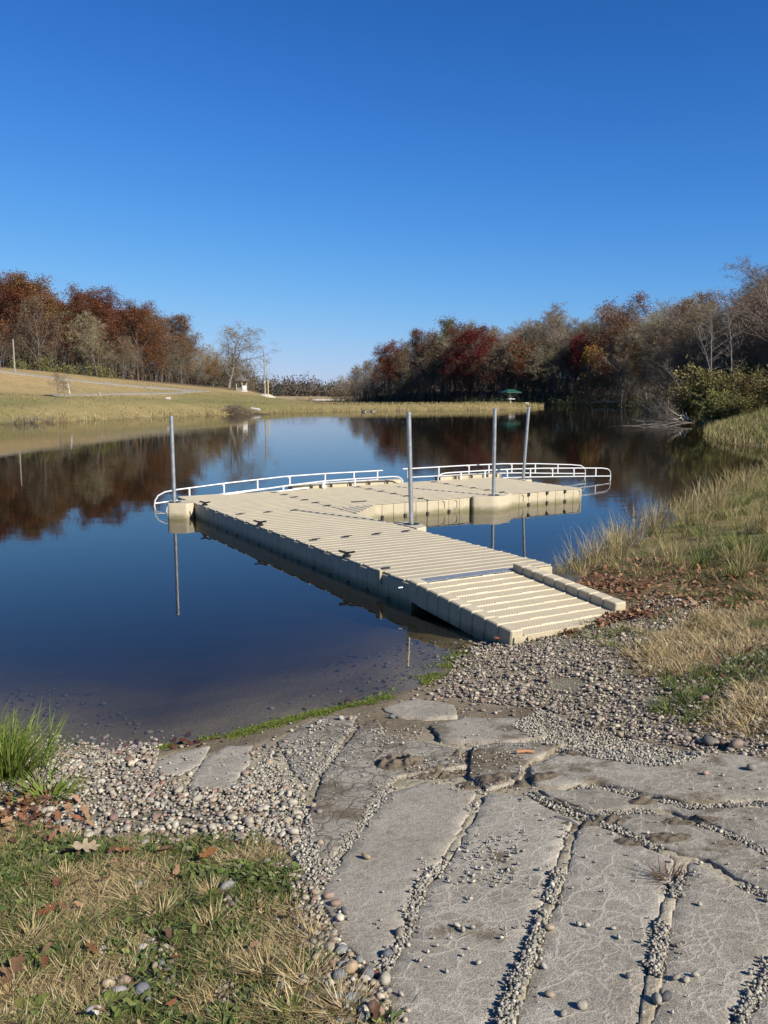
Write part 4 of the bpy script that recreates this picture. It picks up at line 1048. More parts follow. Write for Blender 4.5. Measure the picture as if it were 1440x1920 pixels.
# pebbles scattered in the turf corner and down its edge
EDGE_L = near_hits([(560, 1650), (600, 1690), (650, 1790), (720, 1850), (760, 1930), (790, 2050), (640, 2060), (600, 1930), (540, 1800), (545, 1700)])
beds.append(bed(EDGE_L, 420, .006, .024, PEB * .85))
STONY = [near_hits(q) for q in ([(268, 1772), (300, 1760), (335, 1785), (330, 1815), (300, 1830), (270, 1800)], [(185, 1845), (250, 1830), (330, 1835), (345, 1868), (280, 1890), (190, 1880)], [(400, 1690), (450, 1685), (470, 1710), (430, 1725)], [(395, 1850), (440, 1840), (470, 1870), (420, 1890)])]
for q in STONY: beds.append(bed(q, 46, .008, .024, PEB * .8))
# on the lake bed, seen through the shallow water
SHAL_ = near_hits([(-200, 1366), (100, 1388), (290, 1395), (600, 1330), (800, 1275), (880, 1205), (760, 1180), (500, 1250), (200, 1290), (-200, 1290)])
P = scatter(np.array([flat(*p, -.12) for p in [(-250, 1372), (100, 1392), (290, 1398), (600, 1330), (800, 1275), (870, 1215), (780, 1200), (560, 1250), (250, 1280), (-200, 1280)]]), 420, rs); P = P[vnoise(P, 2.0, 5) > .1]
beds.append(stones(P, .008 + .026 * rs.beta(1.1, 3, len(P)), PEB_D * .3, rs))
V, F, T = join(beds)
tag(obj('pebbles', np_mesh('pebbles', V, F, T, smooth=True), M_STONE), kind='stuff')
# fine crushed stone in the joints and over the slabs
JOINTS = [[(587, 1690), (623, 1625), (660, 1578), (693, 1528), (732, 1480)], [(595, 1452), (630, 1405), (667, 1357)], [(713, 1827), (763, 1743), (790, 1660), (833, 1618), (872, 1550), (908, 1490)], [(900, 2000), (945, 1915), (997, 1787), (1018, 1717), (1040, 1667), (1060, 1600), (1083, 1540)],
          [(1180, 2000), (1207, 1910), (1227, 1833), (1240, 1750), (1254, 1693), (1268, 1660), (1277, 1610)], [(1350, 1990), (1380, 1915), (1418, 1860), (1440, 1830), (1485, 1755)], [(993, 1490), (1043, 1516), (1093, 1534), (1160, 1558), (1213, 1582), (1277, 1606), (1327, 1622), (1377, 1655), (1440, 1682), (1520, 1716)],
          [(1087, 1478), (1113, 1480), (1193, 1494), (1260, 1508), (1293, 1518), (1337, 1514), (1393, 1511), (1440, 1508), (1540, 1508)], [(1120, 1530), (1193, 1524), (1253, 1528), (1293, 1543), (1347, 1560), (1387, 1577), (1440, 1604), (1540, 1650)]]
grit = []
for jn, L in enumerate(JOINTS):
    W_ = near_hits(L); s_ = np.append(0, np.cumsum(np.hypot(*np.diff(W_, axis=0).T))); n = int(s_[-1] * (1500 if jn < 6 else 800))
    u = rs.uniform(0, s_[-1], n); P = np.stack([np.interp(u, s_, W_[:, k]) for k in (0, 1)], 1) + rs.normal(0, 1, (n, 2)) * rs.choice([.014, .034], (n, 1), p=[.75, .25])
    dens = vnoise(P, 5, jn) + .5 * vnoise(P, 14, jn + 3) > -.10
    P = thin(P[dens], .3); grit.append(stones(P, .003 + .0105 * rs.beta(1.0, 4.4, len(P)), np.vstack([LIME, LIME * .8]), rs, (.6, .95), ICO1, ICO1F, .16, sink=.1, zoff=surf(P) + rs.uniform(-.002, .003, len(P)) * ~on_slab(P)))
FINE = near_hits([(960, 1370), (1010, 1330), (1100, 1365), (1230, 1400), (1330, 1420), (1250, 1450), (1110, 1430), (1010, 1400)])
for poly, n in ((FINE, 2600), (near_hits([(430, 1490), (500, 1420), (545, 1450), (570, 1500), (600, 1600), (600, 1680), (540, 1600), (470, 1560)]), 1900), (near_hits([(800, 1370), (1010, 1400), (1000, 1480), (860, 1500), (700, 1420), (690, 1360)]), 500), (near_hits([(640, 1600), (860, 1560), (1000, 1560), (960, 1660), (800, 1660)]), 330), (RAMP, 700), (BED_R, 3000), (BED_L, 2200)):
    P = scatter(poly, n, rs)
    P = P[vnoise(P, 3.5, n) > -.4]
    grit.append(stones(P, .004 + .010 * rs.beta(1.1, 4.5, len(P)), LIME, rs, (.6, .95), ICO1, ICO1F, .12, sink=.1))
V, F, T = join(grit)
tag(obj('crushed_stone', np_mesh('crushed_stone', V, F, T), M_STONE), kind='stuff')
# single stones one can point to
def single_stone(px, py, w, c, label, group=None, fl=(.6, .8)):
    x, y = hit(px, py); P = np.array([[x, y]]); w = w * .78
    v, f, t_ = stones(P, np.array([w]), np.array([c]) * .82, rs, fl, ICO, ICOF, .0, sink=.12)
    v = v + (vnoise(v[:, :2] * 1.0 + v[:, 2:3], 60, int(px)) * .07 * w)[:, None]
    o = v[:, :].mean(0); o[2] = v[:, 2].min()
    return tag(obj('stone', np_mesh('stone', v - o, [f], t_, smooth=True), M_STONE, None, tuple(o)), label, 'stone', group)
GREYB = (.13, .14, .15); PALE = (.42, .38, .31); TANS = (.30, .24, .17); PINK = (.32, .22, .17); DK = (.075, .072, .075); REDS = (.20, .085, .06)
G1 = 'loose stones on the concrete ramp'
for px, py, w, c, lab, g in [
    (1409, 1449, .030, (.24, .215, .18), 'round grey stone lying alone on the upper right slab', G1), (749, 1756, .030, (.27, .235, .18), 'tan cobble lodged in the joint beside a bluish one', G1), (726, 1795, .022, GREYB, 'small bluish grey cobble in the joint below the tan one', G1),
    (686, 1615, .024, (.26, .20, .13), 'flat tan stone lying across the left slab below the joint gravel', G1), (637, 1730, .024, PALE, 'pale stone at the broken left corner of the slab', G1), (617, 1688, .024, PINK, 'pinkish stone at the left end of the first joint', G1),
    (856, 1738, .016, PALE, 'pale chip with a dark shadow on the middle slab', G1), (868, 1746, .014, LIME[0], 'pale chip right beside the shadowed chip on the middle slab', G1), (886, 1742, .013, LIME[1], 'smaller pale chip right of the pair on the middle slab', G1),
    (897, 1805, .014, LIME[1], 'oblong white chip alone on the lower middle slab', G1), (752, 1869, .014, LIME[1], 'white chip near the lower left slab edge', G1), (1019, 1815, .020, PALE, 'pale stone beside the widest joint near the bottom', G1),
    (1030, 1745, .021, TANS, 'brownish stone where joint gravel spills onto the slab', G1), (1150, 1742, .012, LIME[0], 'small pale chip on the slab between the two wide joints', G1), (1160, 1761, .012, LIME[2], 'grey chip below the pale one between the wide joints', G1),
    (1084, 1735, .016, LIME[0], 'stone left in the small cluster between the wide joints', G1), (1100, 1738, .017, LIME[1], 'stone right in the small cluster between the wide joints', G1), (1030, 1869, .017, TANS, 'tan chip near the bottom of the picture', G1),
    (1092, 1891, .018, LIME[2], 'grey chip near the bottom between the wide joints', G1), (1056, 1905, .014, LIME[0], 'chip in the loose trio at the bottom edge', G1), (1180, 1833, .015, LIME[2], 'grey chip with a shadow left of the gravel joint', G1),
    (1268, 1838, .017, LIME[2], 'grey chip left of three right of the gravel joint', G1), (1286, 1840, .014, LIME[0], 'middle chip of three right of the gravel joint', G1), (1304, 1833, .014, LIME[1], 'right chip of three right of the gravel joint', G1),
    (1250, 1875, .026, DK, 'dark stone at the foot of the gravel joint', G1), (1232, 1880, .024, LIME[0], 'pale stone beside the dark one in the gravel joint', G1), (1312, 1701, .014, LIME[0], 'pale chip at the top of the right slab', G1),
    (735, 1347, .026, GREYB, 'bluish grey stone in the mud between the upper slabs', G1), (640, 1352, .030, PALE, 'pale angular block by the algae line', G1), (1298, 1420, .024, GREYB, 'bluish grey stone at the edge of the fine gravel', G1),
    (1162, 1382, .030, TANS, 'tan stone in the fine gravel', G1), (1323, 1458, .020, PINK, 'brown stone beside the short crack at upper right', G1), (1362, 1514, .022, (.2, .18, .15), 'grey stone in the horizontal joint at right', G1),
    (1328, 1395, .050, (.17, .15, .13), 'dark cobble at the lower end of the right pebble bed', None), (1380, 1405, .052, (.24, .19, .15), 'large rounded brown cobble below the dry grass', None), (1320, 1316, .050, (.20, .135, .11), 'reddish brown cobble set in the dry grass', None),
    (262, 1665, .030, (.25, .245, .23), 'flat grey cobble in the turf', None), (428, 1668, .034, (.21, .215, .20), 'flat greenish grey cobble in the turf beside dry grass', None), (440, 1703, .024, (.22, .20, .18), 'grey cobble beside the small cluster in the turf', None),
    (268, 1784, .026, PALE, 'pale round cobble in the lower turf', None), (192, 1788, .024, (.36, .32, .27), 'pale cobble beside a brown leaf in the turf', None), (303, 1811, .024, (.14, .145, .15), 'dark grey cobble in the lower turf', None), (312, 1782, .022, (.38, .33, .24), 'cream cobble right of the pale round one', None),
    (267, 1865, .032, (.13, .135, .145), 'dark slate cobble at the bottom of the turf', None), (202, 1854, .028, (.34, .28, .19), 'cream cobble left of the dark slate one', None), (225, 1868, .034, (.28, .26, .235), 'broad grey stone between the cream and slate cobbles', None), (236, 1843, .022, PINK, 'pink cobble above the dark slate one', None), (176, 1905, .034, (.44, .41, .36), 'white block at the very bottom of the turf', None),
    (636, 1838, .034, GREYB, 'bluish cobble in the pebbles at the slab corner', None), (655, 1825, .038, (.33, .25, .16), 'upright tan cobble at the slab corner', None), (640, 1788, .034, (.17, .18, .165), 'greenish grey cobble by the crumbled slab edge', None), (690, 1836, .032, (.12, .12, .12), 'dark cobble at the slab corner beside a red one', None), (706, 1833, .020, REDS, 'red pebble at the slab corner', None), (722, 1845, .032, (.36, .32, .25), 'cream cobble at the foot of the second joint', None),
    (614, 1870, .026, GREYB * 1, 'blue grey cobble near the weeds', None), (660, 1880, .030, (.20, .21, .21), 'grey cobble in the pebble edge near the weeds', None), (704, 1905, .040, (.20, .125, .085), 'brown boulder-like cobble at the bottom edge', None),
    (335, 1488, .040, (.38, .34, .27), 'large cream cobble in the left pebble bed', None), (370, 1505, .036, (.40, .36, .29), 'cream cobble at the right of the left pebble bed', None), (214, 1538, .034, (.24, .155, .125), 'reddish cobble in the left pebble bed', None)]:
    single_stone(px, py, w, tuple(c), lab, g, (.55, .75))

# ------------------------------------------------------------------ grasses, weeds and leaves near the camera
rv = np.random.default_rng(55)
GREEN = np.array([(.095, .135, .032), (.13, .165, .04), (.075, .11, .03), (.17, .19, .055), (.11, .135, .05)])
DRY = np.array([(.43, .335, .165), (.50, .40, .22), (.36, .275, .13), (.54, .45, .27), (.30, .22, .10)])
STRAW = np.array([(.42, .33, .16), (.35, .275, .13), (.48, .40, .22), (.28, .22, .095), (.23, .20, .075)])
def blades(P, h, w, az, lean, curve, cols, z=None, r=rv):
    """P (n,2) feet, h lengths, w half-widths, az headings, lean start angle from upright, curve extra bend to the tip"""
    n = len(P); tl = np.array([0, .38, .72, 1.0]); z = surf(P) - .004 if z is None else z
    pos = np.zeros((n, 4, 3)); pos[:, 0, :2] = P; pos[:, 0, 2] = z
    for k in range(1, 4):
        a = lean + curve * (tl[k - 1] + tl[k]) / 2; st = h * (tl[k] - tl[k - 1])
        pos[:, k, 0] = pos[:, k - 1, 0] + np.sin(a) * np.cos(az) * st; pos[:, k, 1] = pos[:, k - 1, 1] + np.sin(a) * np.sin(az) * st; pos[:, k, 2] = pos[:, k - 1, 2] + np.cos(a) * st
    tw = r.uniform(-.9, .9, n) + az + 1.5708
    sd_ = np.stack([np.cos(tw), np.sin(tw), np.zeros(n)], 1)
    V = np.zeros((n, 7, 3))
    for k, f in enumerate((.8, 1.0, .62)):
        V[:, 2 * k] = pos[:, k] - sd_ * (w * f)[:, None]; V[:, 2 * k + 1] = pos[:, k] + sd_ * (w * f)[:, None]
    V[:, 6] = pos[:, 3]
    b_ = (np.arange(n) * 7)[:, None]
    Q = np.vstack([b_ + [0, 1, 3, 2], b_ + [2, 3, 5, 4]]); T3 = b_ + [4, 5, 6]
    k = r.integers(0, len(cols), n); C_ = cols[k] * r.uniform(.75, 1.25, (n, 1))
    return V.reshape(-1, 3), [Q, T3], np.repeat(C_, 7, 0)
def tufts(C_, per, spread, h0, h1_, w, lean0, lean1, cu0, cu1, cols, r=rv):
    """clumps of blades fanning out from their feet"""
    n = len(C_) * per; c = np.repeat(C_, per, 0); az = r.uniform(0, 6.283, n); rad = np.abs(r.normal(0, spread, n))
    P = c + np.stack([np.cos(az), np.sin(az)], 1) * rad[:, None]
    sz = np.repeat(r.uniform(.7, 1.3, len(C_)), per)
    return blades(P, r.uniform(h0, h1_, n) * sz, np.full(n, w) * r.uniform(.7, 1.3, n), az + r.normal(0, .6, n), r.uniform(lean0, lean1, n), r.uniform(cu0, cu1, n), cols, r=r)
def stuff(name, parts, m):
    V, F, T = join(parts)
    return tag(obj(name, np_mesh(name, V, F, T), m), kind='stuff')
# turf corner
C_ = scatter(TURF_L, 2300, rv)
for q in STONY: C_ = C_[~in_poly(C_, q) | (rv.uniform(0, 1, len(C_)) < .25)]
nz = .55 * vnoise(C_, 4.0, 61) + .85 * vnoise(C_, 12, 62) + .02
dry_c, green_c = C_[nz > .0], C_[nz <= .35]
C2 = C_[(nz > -.3) & (nz < .6)]
parts = [tufts(C_, 12, .05, .03, .075, .0013, 1.15, 1.56, .0, .2, np.array([(.27, .205, .105), (.21, .155, .08), (.33, .255, .14), (.16, .13, .06)])), tufts(green_c, 15, .030, .018, .058, .0019, .3, 1.25, .2, 1.0, GREEN), tufts(dry_c, 24, .034, .03, .085, .0013, .95, 1.5, .0, .4, DRY), tufts(C2, 9, .04, .03, .08, .0014, 1.0, 1.5, .0, .3, np.vstack([DRY, GREEN[:2]]))]
for px, py in [(30, 1780), (60, 1760), (480, 1815), (500, 1830), (560, 1850), (640, 1905), (120, 1650), (395, 1740), (250, 1690), (540, 1900), (20, 1870), (600, 1760), (300, 1720), (400, 1680)]:
    parts.append(tufts(np.array([hit(px, py)]) + rv.normal(0, .015, (3, 2)), 46, .02, .06, .13, .0015, .5, 1.4, .1, .7, DRY))
stuff('grass', parts, M_BLADE)
# low creeping leaves between the blades
def leaflets(P, s, cols, r=rv, lift=.022):
    n = len(P); st = np.array([(-1, 0, 0), (-.3, .5, .12), (.45, .48, .12), (1, 0, .05), (.45, -.48, .12), (-.3, -.5, .12)]); a = r.uniform(0, 6.283, n); tx, ty = r.normal(0, .45, n), r.normal(0, .45, n)
    V = np.repeat(st[None], n, 0) * (s * r.uniform(.7, 1.3, n))[:, None, None]; V[..., 1] *= r.uniform(.5, 1.0, n)[:, None]
    z = V[..., 2] + V[..., 0] * np.sin(tx)[:, None] + V[..., 1] * np.sin(ty)[:, None]; c, sn = np.cos(a)[:, None], np.sin(a)[:, None]
    W_ = np.stack([V[..., 0] * c - V[..., 1] * sn + P[:, :1], V[..., 0] * sn + V[..., 1] * c + P[:, 1:], z + (surf(P) + r.uniform(.006, lift, n))[:, None]], -1)
    b_ = (np.arange(n) * 6)[:, None]; k = r.integers(0, len(cols), n)
    return W_.reshape(-1, 3), np.vstack([b_ + [0, 1, 2, 3], b_ + [0, 3, 4, 5]]), np.repeat(cols[k] * r.uniform(.7, 1.3, (n, 1)), 6, 0)
c_ = scatter(TURF_L, 150, rv); c_ = c_[vnoise(c_, 4.0, 61) < .25]; P = np.repeat(c_, 26, 0); P = P + rv.normal(0, .035, P.shape)
P2 = scatter(TURF_L, 1600, rv)
stuff('ground_cover', [leaflets(P, .017, np.vstack([GREEN, GREEN * .8])), leaflets(P2, .010, np.vstack([GREEN, DRY[:2] * .7, np.array([(.16, .10, .05), (.12, .07, .035)])]))], M_WEED)
# broad-leaved weeds in the turf: rosettes of oval leaves
def rosette(px, py, n, L, cols, label, lift=.35):
    x, y = hit(px, py); Vs = []; Fs = []; Ts = []
    for k in range(n):
        a = 6.283 * k / n + rv.uniform(-.4, .4); l = L * .72 * rv.uniform(.65, 1.15); w = l * rv.uniform(.20, .30); up = rv.uniform(.1, .9) * lift
        st = [0, .3, .6, .85, 1.0]; wd = [.12, .8, 1.0, .6, .02]; b0 = len(Vs)
        for s_, ww in zip(st, wd):
            cx, cy = math.cos(a) * l * s_, math.sin(a) * l * s_; cz = l * (up * s_ * 1.6 - up * s_ * s_ * 1.2) + .004
            Vs += [(cx - math.sin(a) * w * ww, cy + math.cos(a) * w * ww, cz + .12 * w * ww), (cx, cy, cz), (cx + math.sin(a) * w * ww, cy - math.cos(a) * w * ww, cz + .12 * w * ww)]
        c = cols[rv.integers(0, len(cols))] * rv.uniform(.8, 1.2); Ts += [c] * 15
        for i in range(4):
            for j in (0, 1): Fs.append((b0 + 3 * i + j, b0 + 3 * i + j + 1, b0 + 3 * i + j + 4, b0 + 3 * i + j + 3))
    z = float(surf(np.array([[x, y]]))[0])
    return tag(obj('weed', np_mesh('weed', np.array(Vs), [np.array(Fs)], np.array(Ts), smooth=True), M_WEED, None, (x, y, z + .006)), label, 'plant', 'broad-leaved weeds in the turf')
YG = np.array([(.14, .17, .035), (.20, .20, .05), (.10, .13, .03)])
for px, py, n, L, c_, lab in [(390, 1685, 9, .075, GREEN, 'dark green leafy weed beside the greenish cobble in the turf'), (270, 1592, 10, .07, GREEN, 'green leafy weed at the turf edge under the left pebble bed'), (430, 1600, 8, .055, GREEN, 'green weed on the turf edge near the curled brown leaf'),
        (200, 1888, 10, .085, YG, 'yellow-green rosette at the bottom beside the white block'), (60, 1895, 7, .09, YG, 'light green broad leaves at the bottom of the turf'), (540, 1895, 9, .08, YG, 'yellowing weed at the foot of the turf near dry tuft'), (470, 1580, 8, .05, GREEN, 'small weed at the corner where turf and pebbles meet'),
        (75, 1575, 11, .07, GREEN, 'weed below the tall bright grass clump'), (410, 1905, 8, .06, YG, 'reddish-leaved small rosette at the bottom edge'), (240, 1812, 5, .04, GREEN, 'tiny seedling between dry stems in the lower turf')]:
    rosette(px, py, n, L, c_, lab)
# tall bright grass at the water on the left
def clump(name, px, py, n, spread, h0, h1_, w, cols, label, l0=.05, l1=.6, c0=.3, c1=1.3, group=None):
    x, y = hit(px, py); az = rv.uniform(0, 6.283, n); rad = np.abs(rv.normal(0, spread, n)); P = np.stack([np.cos(az) * rad, np.sin(az) * rad], 1)
    zz = surf(P + [x, y]) - float(surf(np.array([[x, y]]))[0])
    V, F, T = blades(P, rv.uniform(h0, h1_, n), np.full(n, w), az + rv.normal(0, .5, n), rv.uniform(l0, l1, n), rv.uniform(c0, c1, n), cols, z=zz - .01)
    return tag(obj(name, np_mesh(name, V, F, T), M_BLADE, None, (x, y, float(surf(np.array([[x, y]]))[0]))), label, 'grass', group)
BRIGHT = np.array([(.13, .19, .028), (.17, .225, .04), (.10, .15, .025), (.21, .25, .06)])
clump('grass_clump', 12, 1462, 420, .12, .26, .46, .0040, BRIGHT, 'tall bright green grass clump at the left waterline')
clump('grass_clump', -30, 1440, 300, .12, .26, .46, .0040, BRIGHT, 'bright green grass clump cut by the left picture edge')
clump('grass_clump', 90, 1500, 150, .07, .14, .26, .0040, BRIGHT, 'shorter green grass spilling over the left pebbles', l0=.5, l1=1.2)
# dry grass on the right
C_ = scatter(DRY_R, 760, rv); nz = vnoise(C_, 3.0, 71)
parts = [tufts(C_[nz > -.25], 30, .035, .06, .17, .0020, .5, 1.4, .1, .7, DRY), tufts(C_[nz < -.35], 20, .03, .05, .12, .0022, .3, 1.1, .2, .8, GREEN)]
C_ = near_hits([(1120, 1200), (1150, 1195), (1180, 1185), (1210, 1190), (1130, 1185), (1240, 1170), (1080, 1190), (1100, 1178), (1260, 1155), (1280, 1112), (1300, 1120), (1340, 1118), (1270, 1120), (1190, 1215), (1150, 1215)])
parts += [tufts(C_ + rv.normal(0, .02, C_.shape), 60, .05, .05, .14, .0024, .3, 1.2, .2, .8, GREEN), tufts(C_ + rv.normal(0, .08, C_.shape), 40, .05, .06, .16, .0022, .5, 1.3, .2, .8, DRY)]
stuff('grass', parts, M_BLADE)
# tall mixed grass on the near right bank
C_ = scatter(BANK_R, 330, rv); sdv = lake_sd(C_); C_ = C_[sdv > .04]; nz = vnoise(C_, 1.4, 77); keep_ = (C_[:, 0] > 2.9) & (vnoise(C_, 2.1, 78) > -.45); C_ = C_[keep_]; nz = nz[keep_]
u_ = (C_[:, 0] - 2.4) / 5
tall = C_[(nz > -.2)]; low = C_[nz <= .25]
parts = [tufts(tall, 20, .06, .16, .42, .0028, .1, .7, .2, 1.3, np.vstack([STRAW, STRAW, GREEN[:2]])), tufts(low, 26, .06, .12, .30, .0034, .1, .7, .3, 1.1, np.vstack([GREEN, GREEN, STRAW[:2]]))]
W_ = np.array([flat(*p) for p in [(1045, 1075), (1110, 1062), (1200, 1005), (1320, 938), (1440, 884), (1560, 868)]])
for k in range(5):
    f = rv.uniform(0, 1, (26, 1)); P = W_[k] * (1 - f) + W_[k + 1] * f + rv.normal(0, .12, (26, 2))
    parts.append(tufts(P, 16, .05, .15, (.30 if k == 0 else .55 + .06 * k), .0028 + .0006 * k, .05, .5, .2, 1.1, STRAW))
C3 = scatter(BANK_R, 760, rv); C3 = C3[(lake_sd(C3) > .06) & (C3[:, 0] > 2.9) & (~in_poly(C3, LEAF_R) | (rv.uniform(0, 1, len(C3)) < .45))]
parts.append(tufts(C3, 16, .07, .07, .20, .0026, .3, 1.2, .2, .8, np.vstack([GREEN, STRAW])))
stuff('grass', parts, M_BLADE)
for px, py, n, h_, lab in [(1112, 1062, 60, .55, 'thin dry grass stems standing out over the water by the dock end'), (1150, 1035, 110, .62, 'leaning straw clump on the waterline right of the dock end'), (1225, 1000, 130, .72, 'dense straw clump on the waterline under the dark seed weeds'), (1262, 1060, 90, .5, 'green and straw clump inside the bank above the leaves'), (1345, 960, 140, .8, 'golden clump on the bank edge right of the dark hollow'), (1430, 1000, 150, .6, 'broad green-gold clump at the right picture edge'), (1400, 1060, 120, .45, 'low green clump at the right edge above the leaf scatter'), (1190, 1010, 60, .75, 'tall dry stems in the middle of the right bank grass'), (1300, 985, 90, .70, 'bushy dry grass clump above the dark hollow of the right bank'), (1400, 925, 110, .85, 'tall pale grass clump near the right picture edge')]:
    clump('grass_clump', px, py, n, .10, h_ * .6, h_, .003, STRAW, lab, .0, .35, .1, .9)
for px, py, n, h_, lab in [(1385, 1035, 190, .42, 'bright green grass clump on the right bank above the leaves'), (1440, 1050, 190, .45, 'green grass clump cut by the right picture edge beside the leaves'), (1310, 1065, 120, .30, 'small green grass clump in the middle of the leaf scatter')]:
    clump('grass_clump', px, py, n, .13, h_ * .6, h_, .0034, np.vstack([BRIGHT * .85, GREEN, STRAW[:1]]), lab, .05, .5, .2, 1.0)
# the turf goes on to the right of the ramp
C4 = scatter(np.array([(3.6, 6.6), (4.6, 4.6), (6.5, 3.2), (9, 3), (10, 9), (9, 14), (6.6, 12), (5.4, 9.2), (4.4, 8)]), 900, rv)
stuff('grass', [tufts(C4, 12, .10, .06, .20, .0040, .4, 1.4, .1, .8, np.vstack([DRY, DRY, GREEN]))], M_BLADE)
# dark dead weeds with seed heads
def seed_weed(px, py, H, n, label):
    x, y = hit(px, py); q = MB(); rd = random.Random(px)
    for k in range(n):
        a = rd.uniform(0, 6.28); top = Vector((math.cos(a) * H * .25, math.sin(a) * H * .25, H * rd.uniform(.7, 1)))
        p0 = Vector((rd.gauss(0, .03), rd.gauss(0, .03), -.02)); mid = p0.lerp(top, .55) + Vector((0, 0, H * .08)); q.tube([p0, mid, top], .0035, 4, .0015)
        for j in range(9):
            c = mid.lerp(top, rd.uniform(.1, 1)); e = c + Vector((rd.gauss(0, .05), rd.gauss(0, .05), rd.uniform(.0, .07))); q.tube([c, e], .0015, 3)
            for i in range(5):
                t_ = rd.uniform(-1, 1); u2 = rd.uniform(0, 6.28); r_ = rd.uniform(.006, .011)
                q.add([e + Vector((r_, 0, 0)), e + Vector((0, r_, r_ * t_)), e + Vector((-r_, 0, r_)), e + Vector((0, -r_, 0))], [(0, 1, 2, 3), (0, 2, 1)])
    return tag(q.build('weed', M_DEAD, None, (x, y, h1(x, y))), label, 'plant', 'dead seed-head weeds on the right bank')
M_DEAD = simple('dead weed', (.085, .055, .04), .9)
seed_weed(1195, 1025, .72, 7, 'dark dead weed with seed heads rising from the bank grass'); seed_weed(1235, 1015, .62, 6, 'shorter dark dead weed right of the tall one')
# fallen leaves
def litter(P, s, cols, z0=.01, curl=.5, r=rv):
    n = len(P); a = r.uniform(0, 6.283, n); tx, ty = r.normal(0, curl, n), r.normal(0, curl, n)
    pts = np.array([(-1, 0, .0), (-.55, .42, .18), (-.1, .30, .05), (.25, .52, .2), (.55, .2, .05), (1, .05, .15), (.5, -.28, .05), (.2, -.5, .22), (-.15, -.28, .04), (-.6, -.4, .2)])
    V = np.repeat(pts[None], n, 0) * np.column_stack([s, s, s])[:, None, :] * np.where(r.uniform(0, 1, n) < .3, -1, 1)[:, None, None]
    V[..., 2] += np.abs(V[..., 1]) * r.normal(0, .5, n)[:, None]
    x, y, z = V[..., 0].copy(), V[..., 1].copy(), V[..., 2].copy()
    z = z + x * np.sin(tx)[:, None] + y * np.sin(ty)[:, None]
    c, sn = np.cos(a)[:, None], np.sin(a)[:, None]
    W_ = np.stack([x * c - y * sn + P[:, :1], x * sn + y * c + P[:, 1:], z + (surf(P) + z0 + np.abs(r.normal(0, .012, n)))[:, None]], -1)
    b_ = (np.arange(n) * 10)[:, None]
    F = [np.vstack([b_ + [0, 1, 2, 8], b_ + [2, 3, 4, 6], b_ + [8, 2, 6, 7]]), np.vstack([b_ + [4, 5, 6], b_ + [0, 8, 9]])]
    k = r.integers(0, len(cols), n)
    return W_.reshape(-1, 3), F, np.repeat(cols[k] * r.uniform(.7, 1.3, (n, 1)), 10, 0)
LEAFC = np.array([(.17, .078, .042), (.23, .118, .064), (.12, .057, .034), (.30, .18, .105), (.09, .05, .034), (.19, .083, .04), (.26, .15, .085)])
parts = [litter(scatter(LEAF_R, 850, rv), rv.uniform(.02, .042, 850), LEAFC * 1.25, .03)]
for px, py, n, sp in ((1200, 1155, 130, .10), (1150, 1160, 90, .07), (1120, 1172, 60, .06), (1060, 1188, 40, .07), (1150, 1100, 160, .15), (1010, 1192, 30, .10), (1300, 1110, 110, .35), (1400, 1130, 90, .35), (30, 1520, 110, .13), (110, 1545, 25, .10), (1350, 1240, 60, .35), (1080, 1100, 70, .10)):
    P = np.array([hit(px, py)]) + rv.normal(0, sp, (n, 2)) * [1, 1.3]; P = P[lake_sd(P) > .0]; parts.append(litter(P, rv.uniform(.02, .042, len(P)), LEAFC, .02))
P = scatter(TURF_L, 40, rv); parts.append(litter(P, rv.uniform(.015, .03, 40), LEAFC, .03))
P = scatter(np.array([flat(*p) for p in [(640, 1330), (830, 1250), (905, 1205), (860, 1200), (700, 1280), (560, 1330)]]), 130, rv); parts.append(litter(P, rv.uniform(.02, .04, 130), LEAFC * .4, -.02))
P = np.array([hit(300, 1395)]) + rv.normal(0, .16, (45, 2)) * [1.6, .5]; parts.append(litter(P, rv.uniform(.02, .04, 45), LEAFC * np.array([.45, .28, .32]), -.01))
stuff('fallen_leaves', parts, M_LITTER)
def oak_leaf(px, py, s, c, label, rot, up=.02, curl=.25):
    x, y = hit(px, py); L = [(-1, .02), (-.72, .06), (-.6, .30), (-.42, .34), (-.36, .12), (-.15, .14), (-.02, .50), (.2, .52), (.2, .2), (.38, .2), (.55, .40), (.7, .3), (.66, .12), (1, .0)]
    out = L + [(a, -b_ * .92) for a, b_ in L[-2:0:-1]]; V = [(0, 0, .0)] + [(a * s, b_ * s, s * curl * (abs(b_) * .9 + a * a * .5)) for a, b_ in out]; n = len(out)
    F = np.array([(0, k + 1, (k + 1) % n + 1) for k in range(n)]); T = np.repeat(np.array([c]) * .72, n + 1, 0)
    o = obj('oak_leaf', np_mesh('oak_leaf', np.array(V), [F], T), M_LITTER, None, (x, y, float(surf(np.array([[x, y]]))[0]) + up)); o.rotation_euler = (rv.normal(0, .25), rv.normal(0, .25), rot)
    return tag(o, label, 'leaf', 'single oak leaves on the turf')
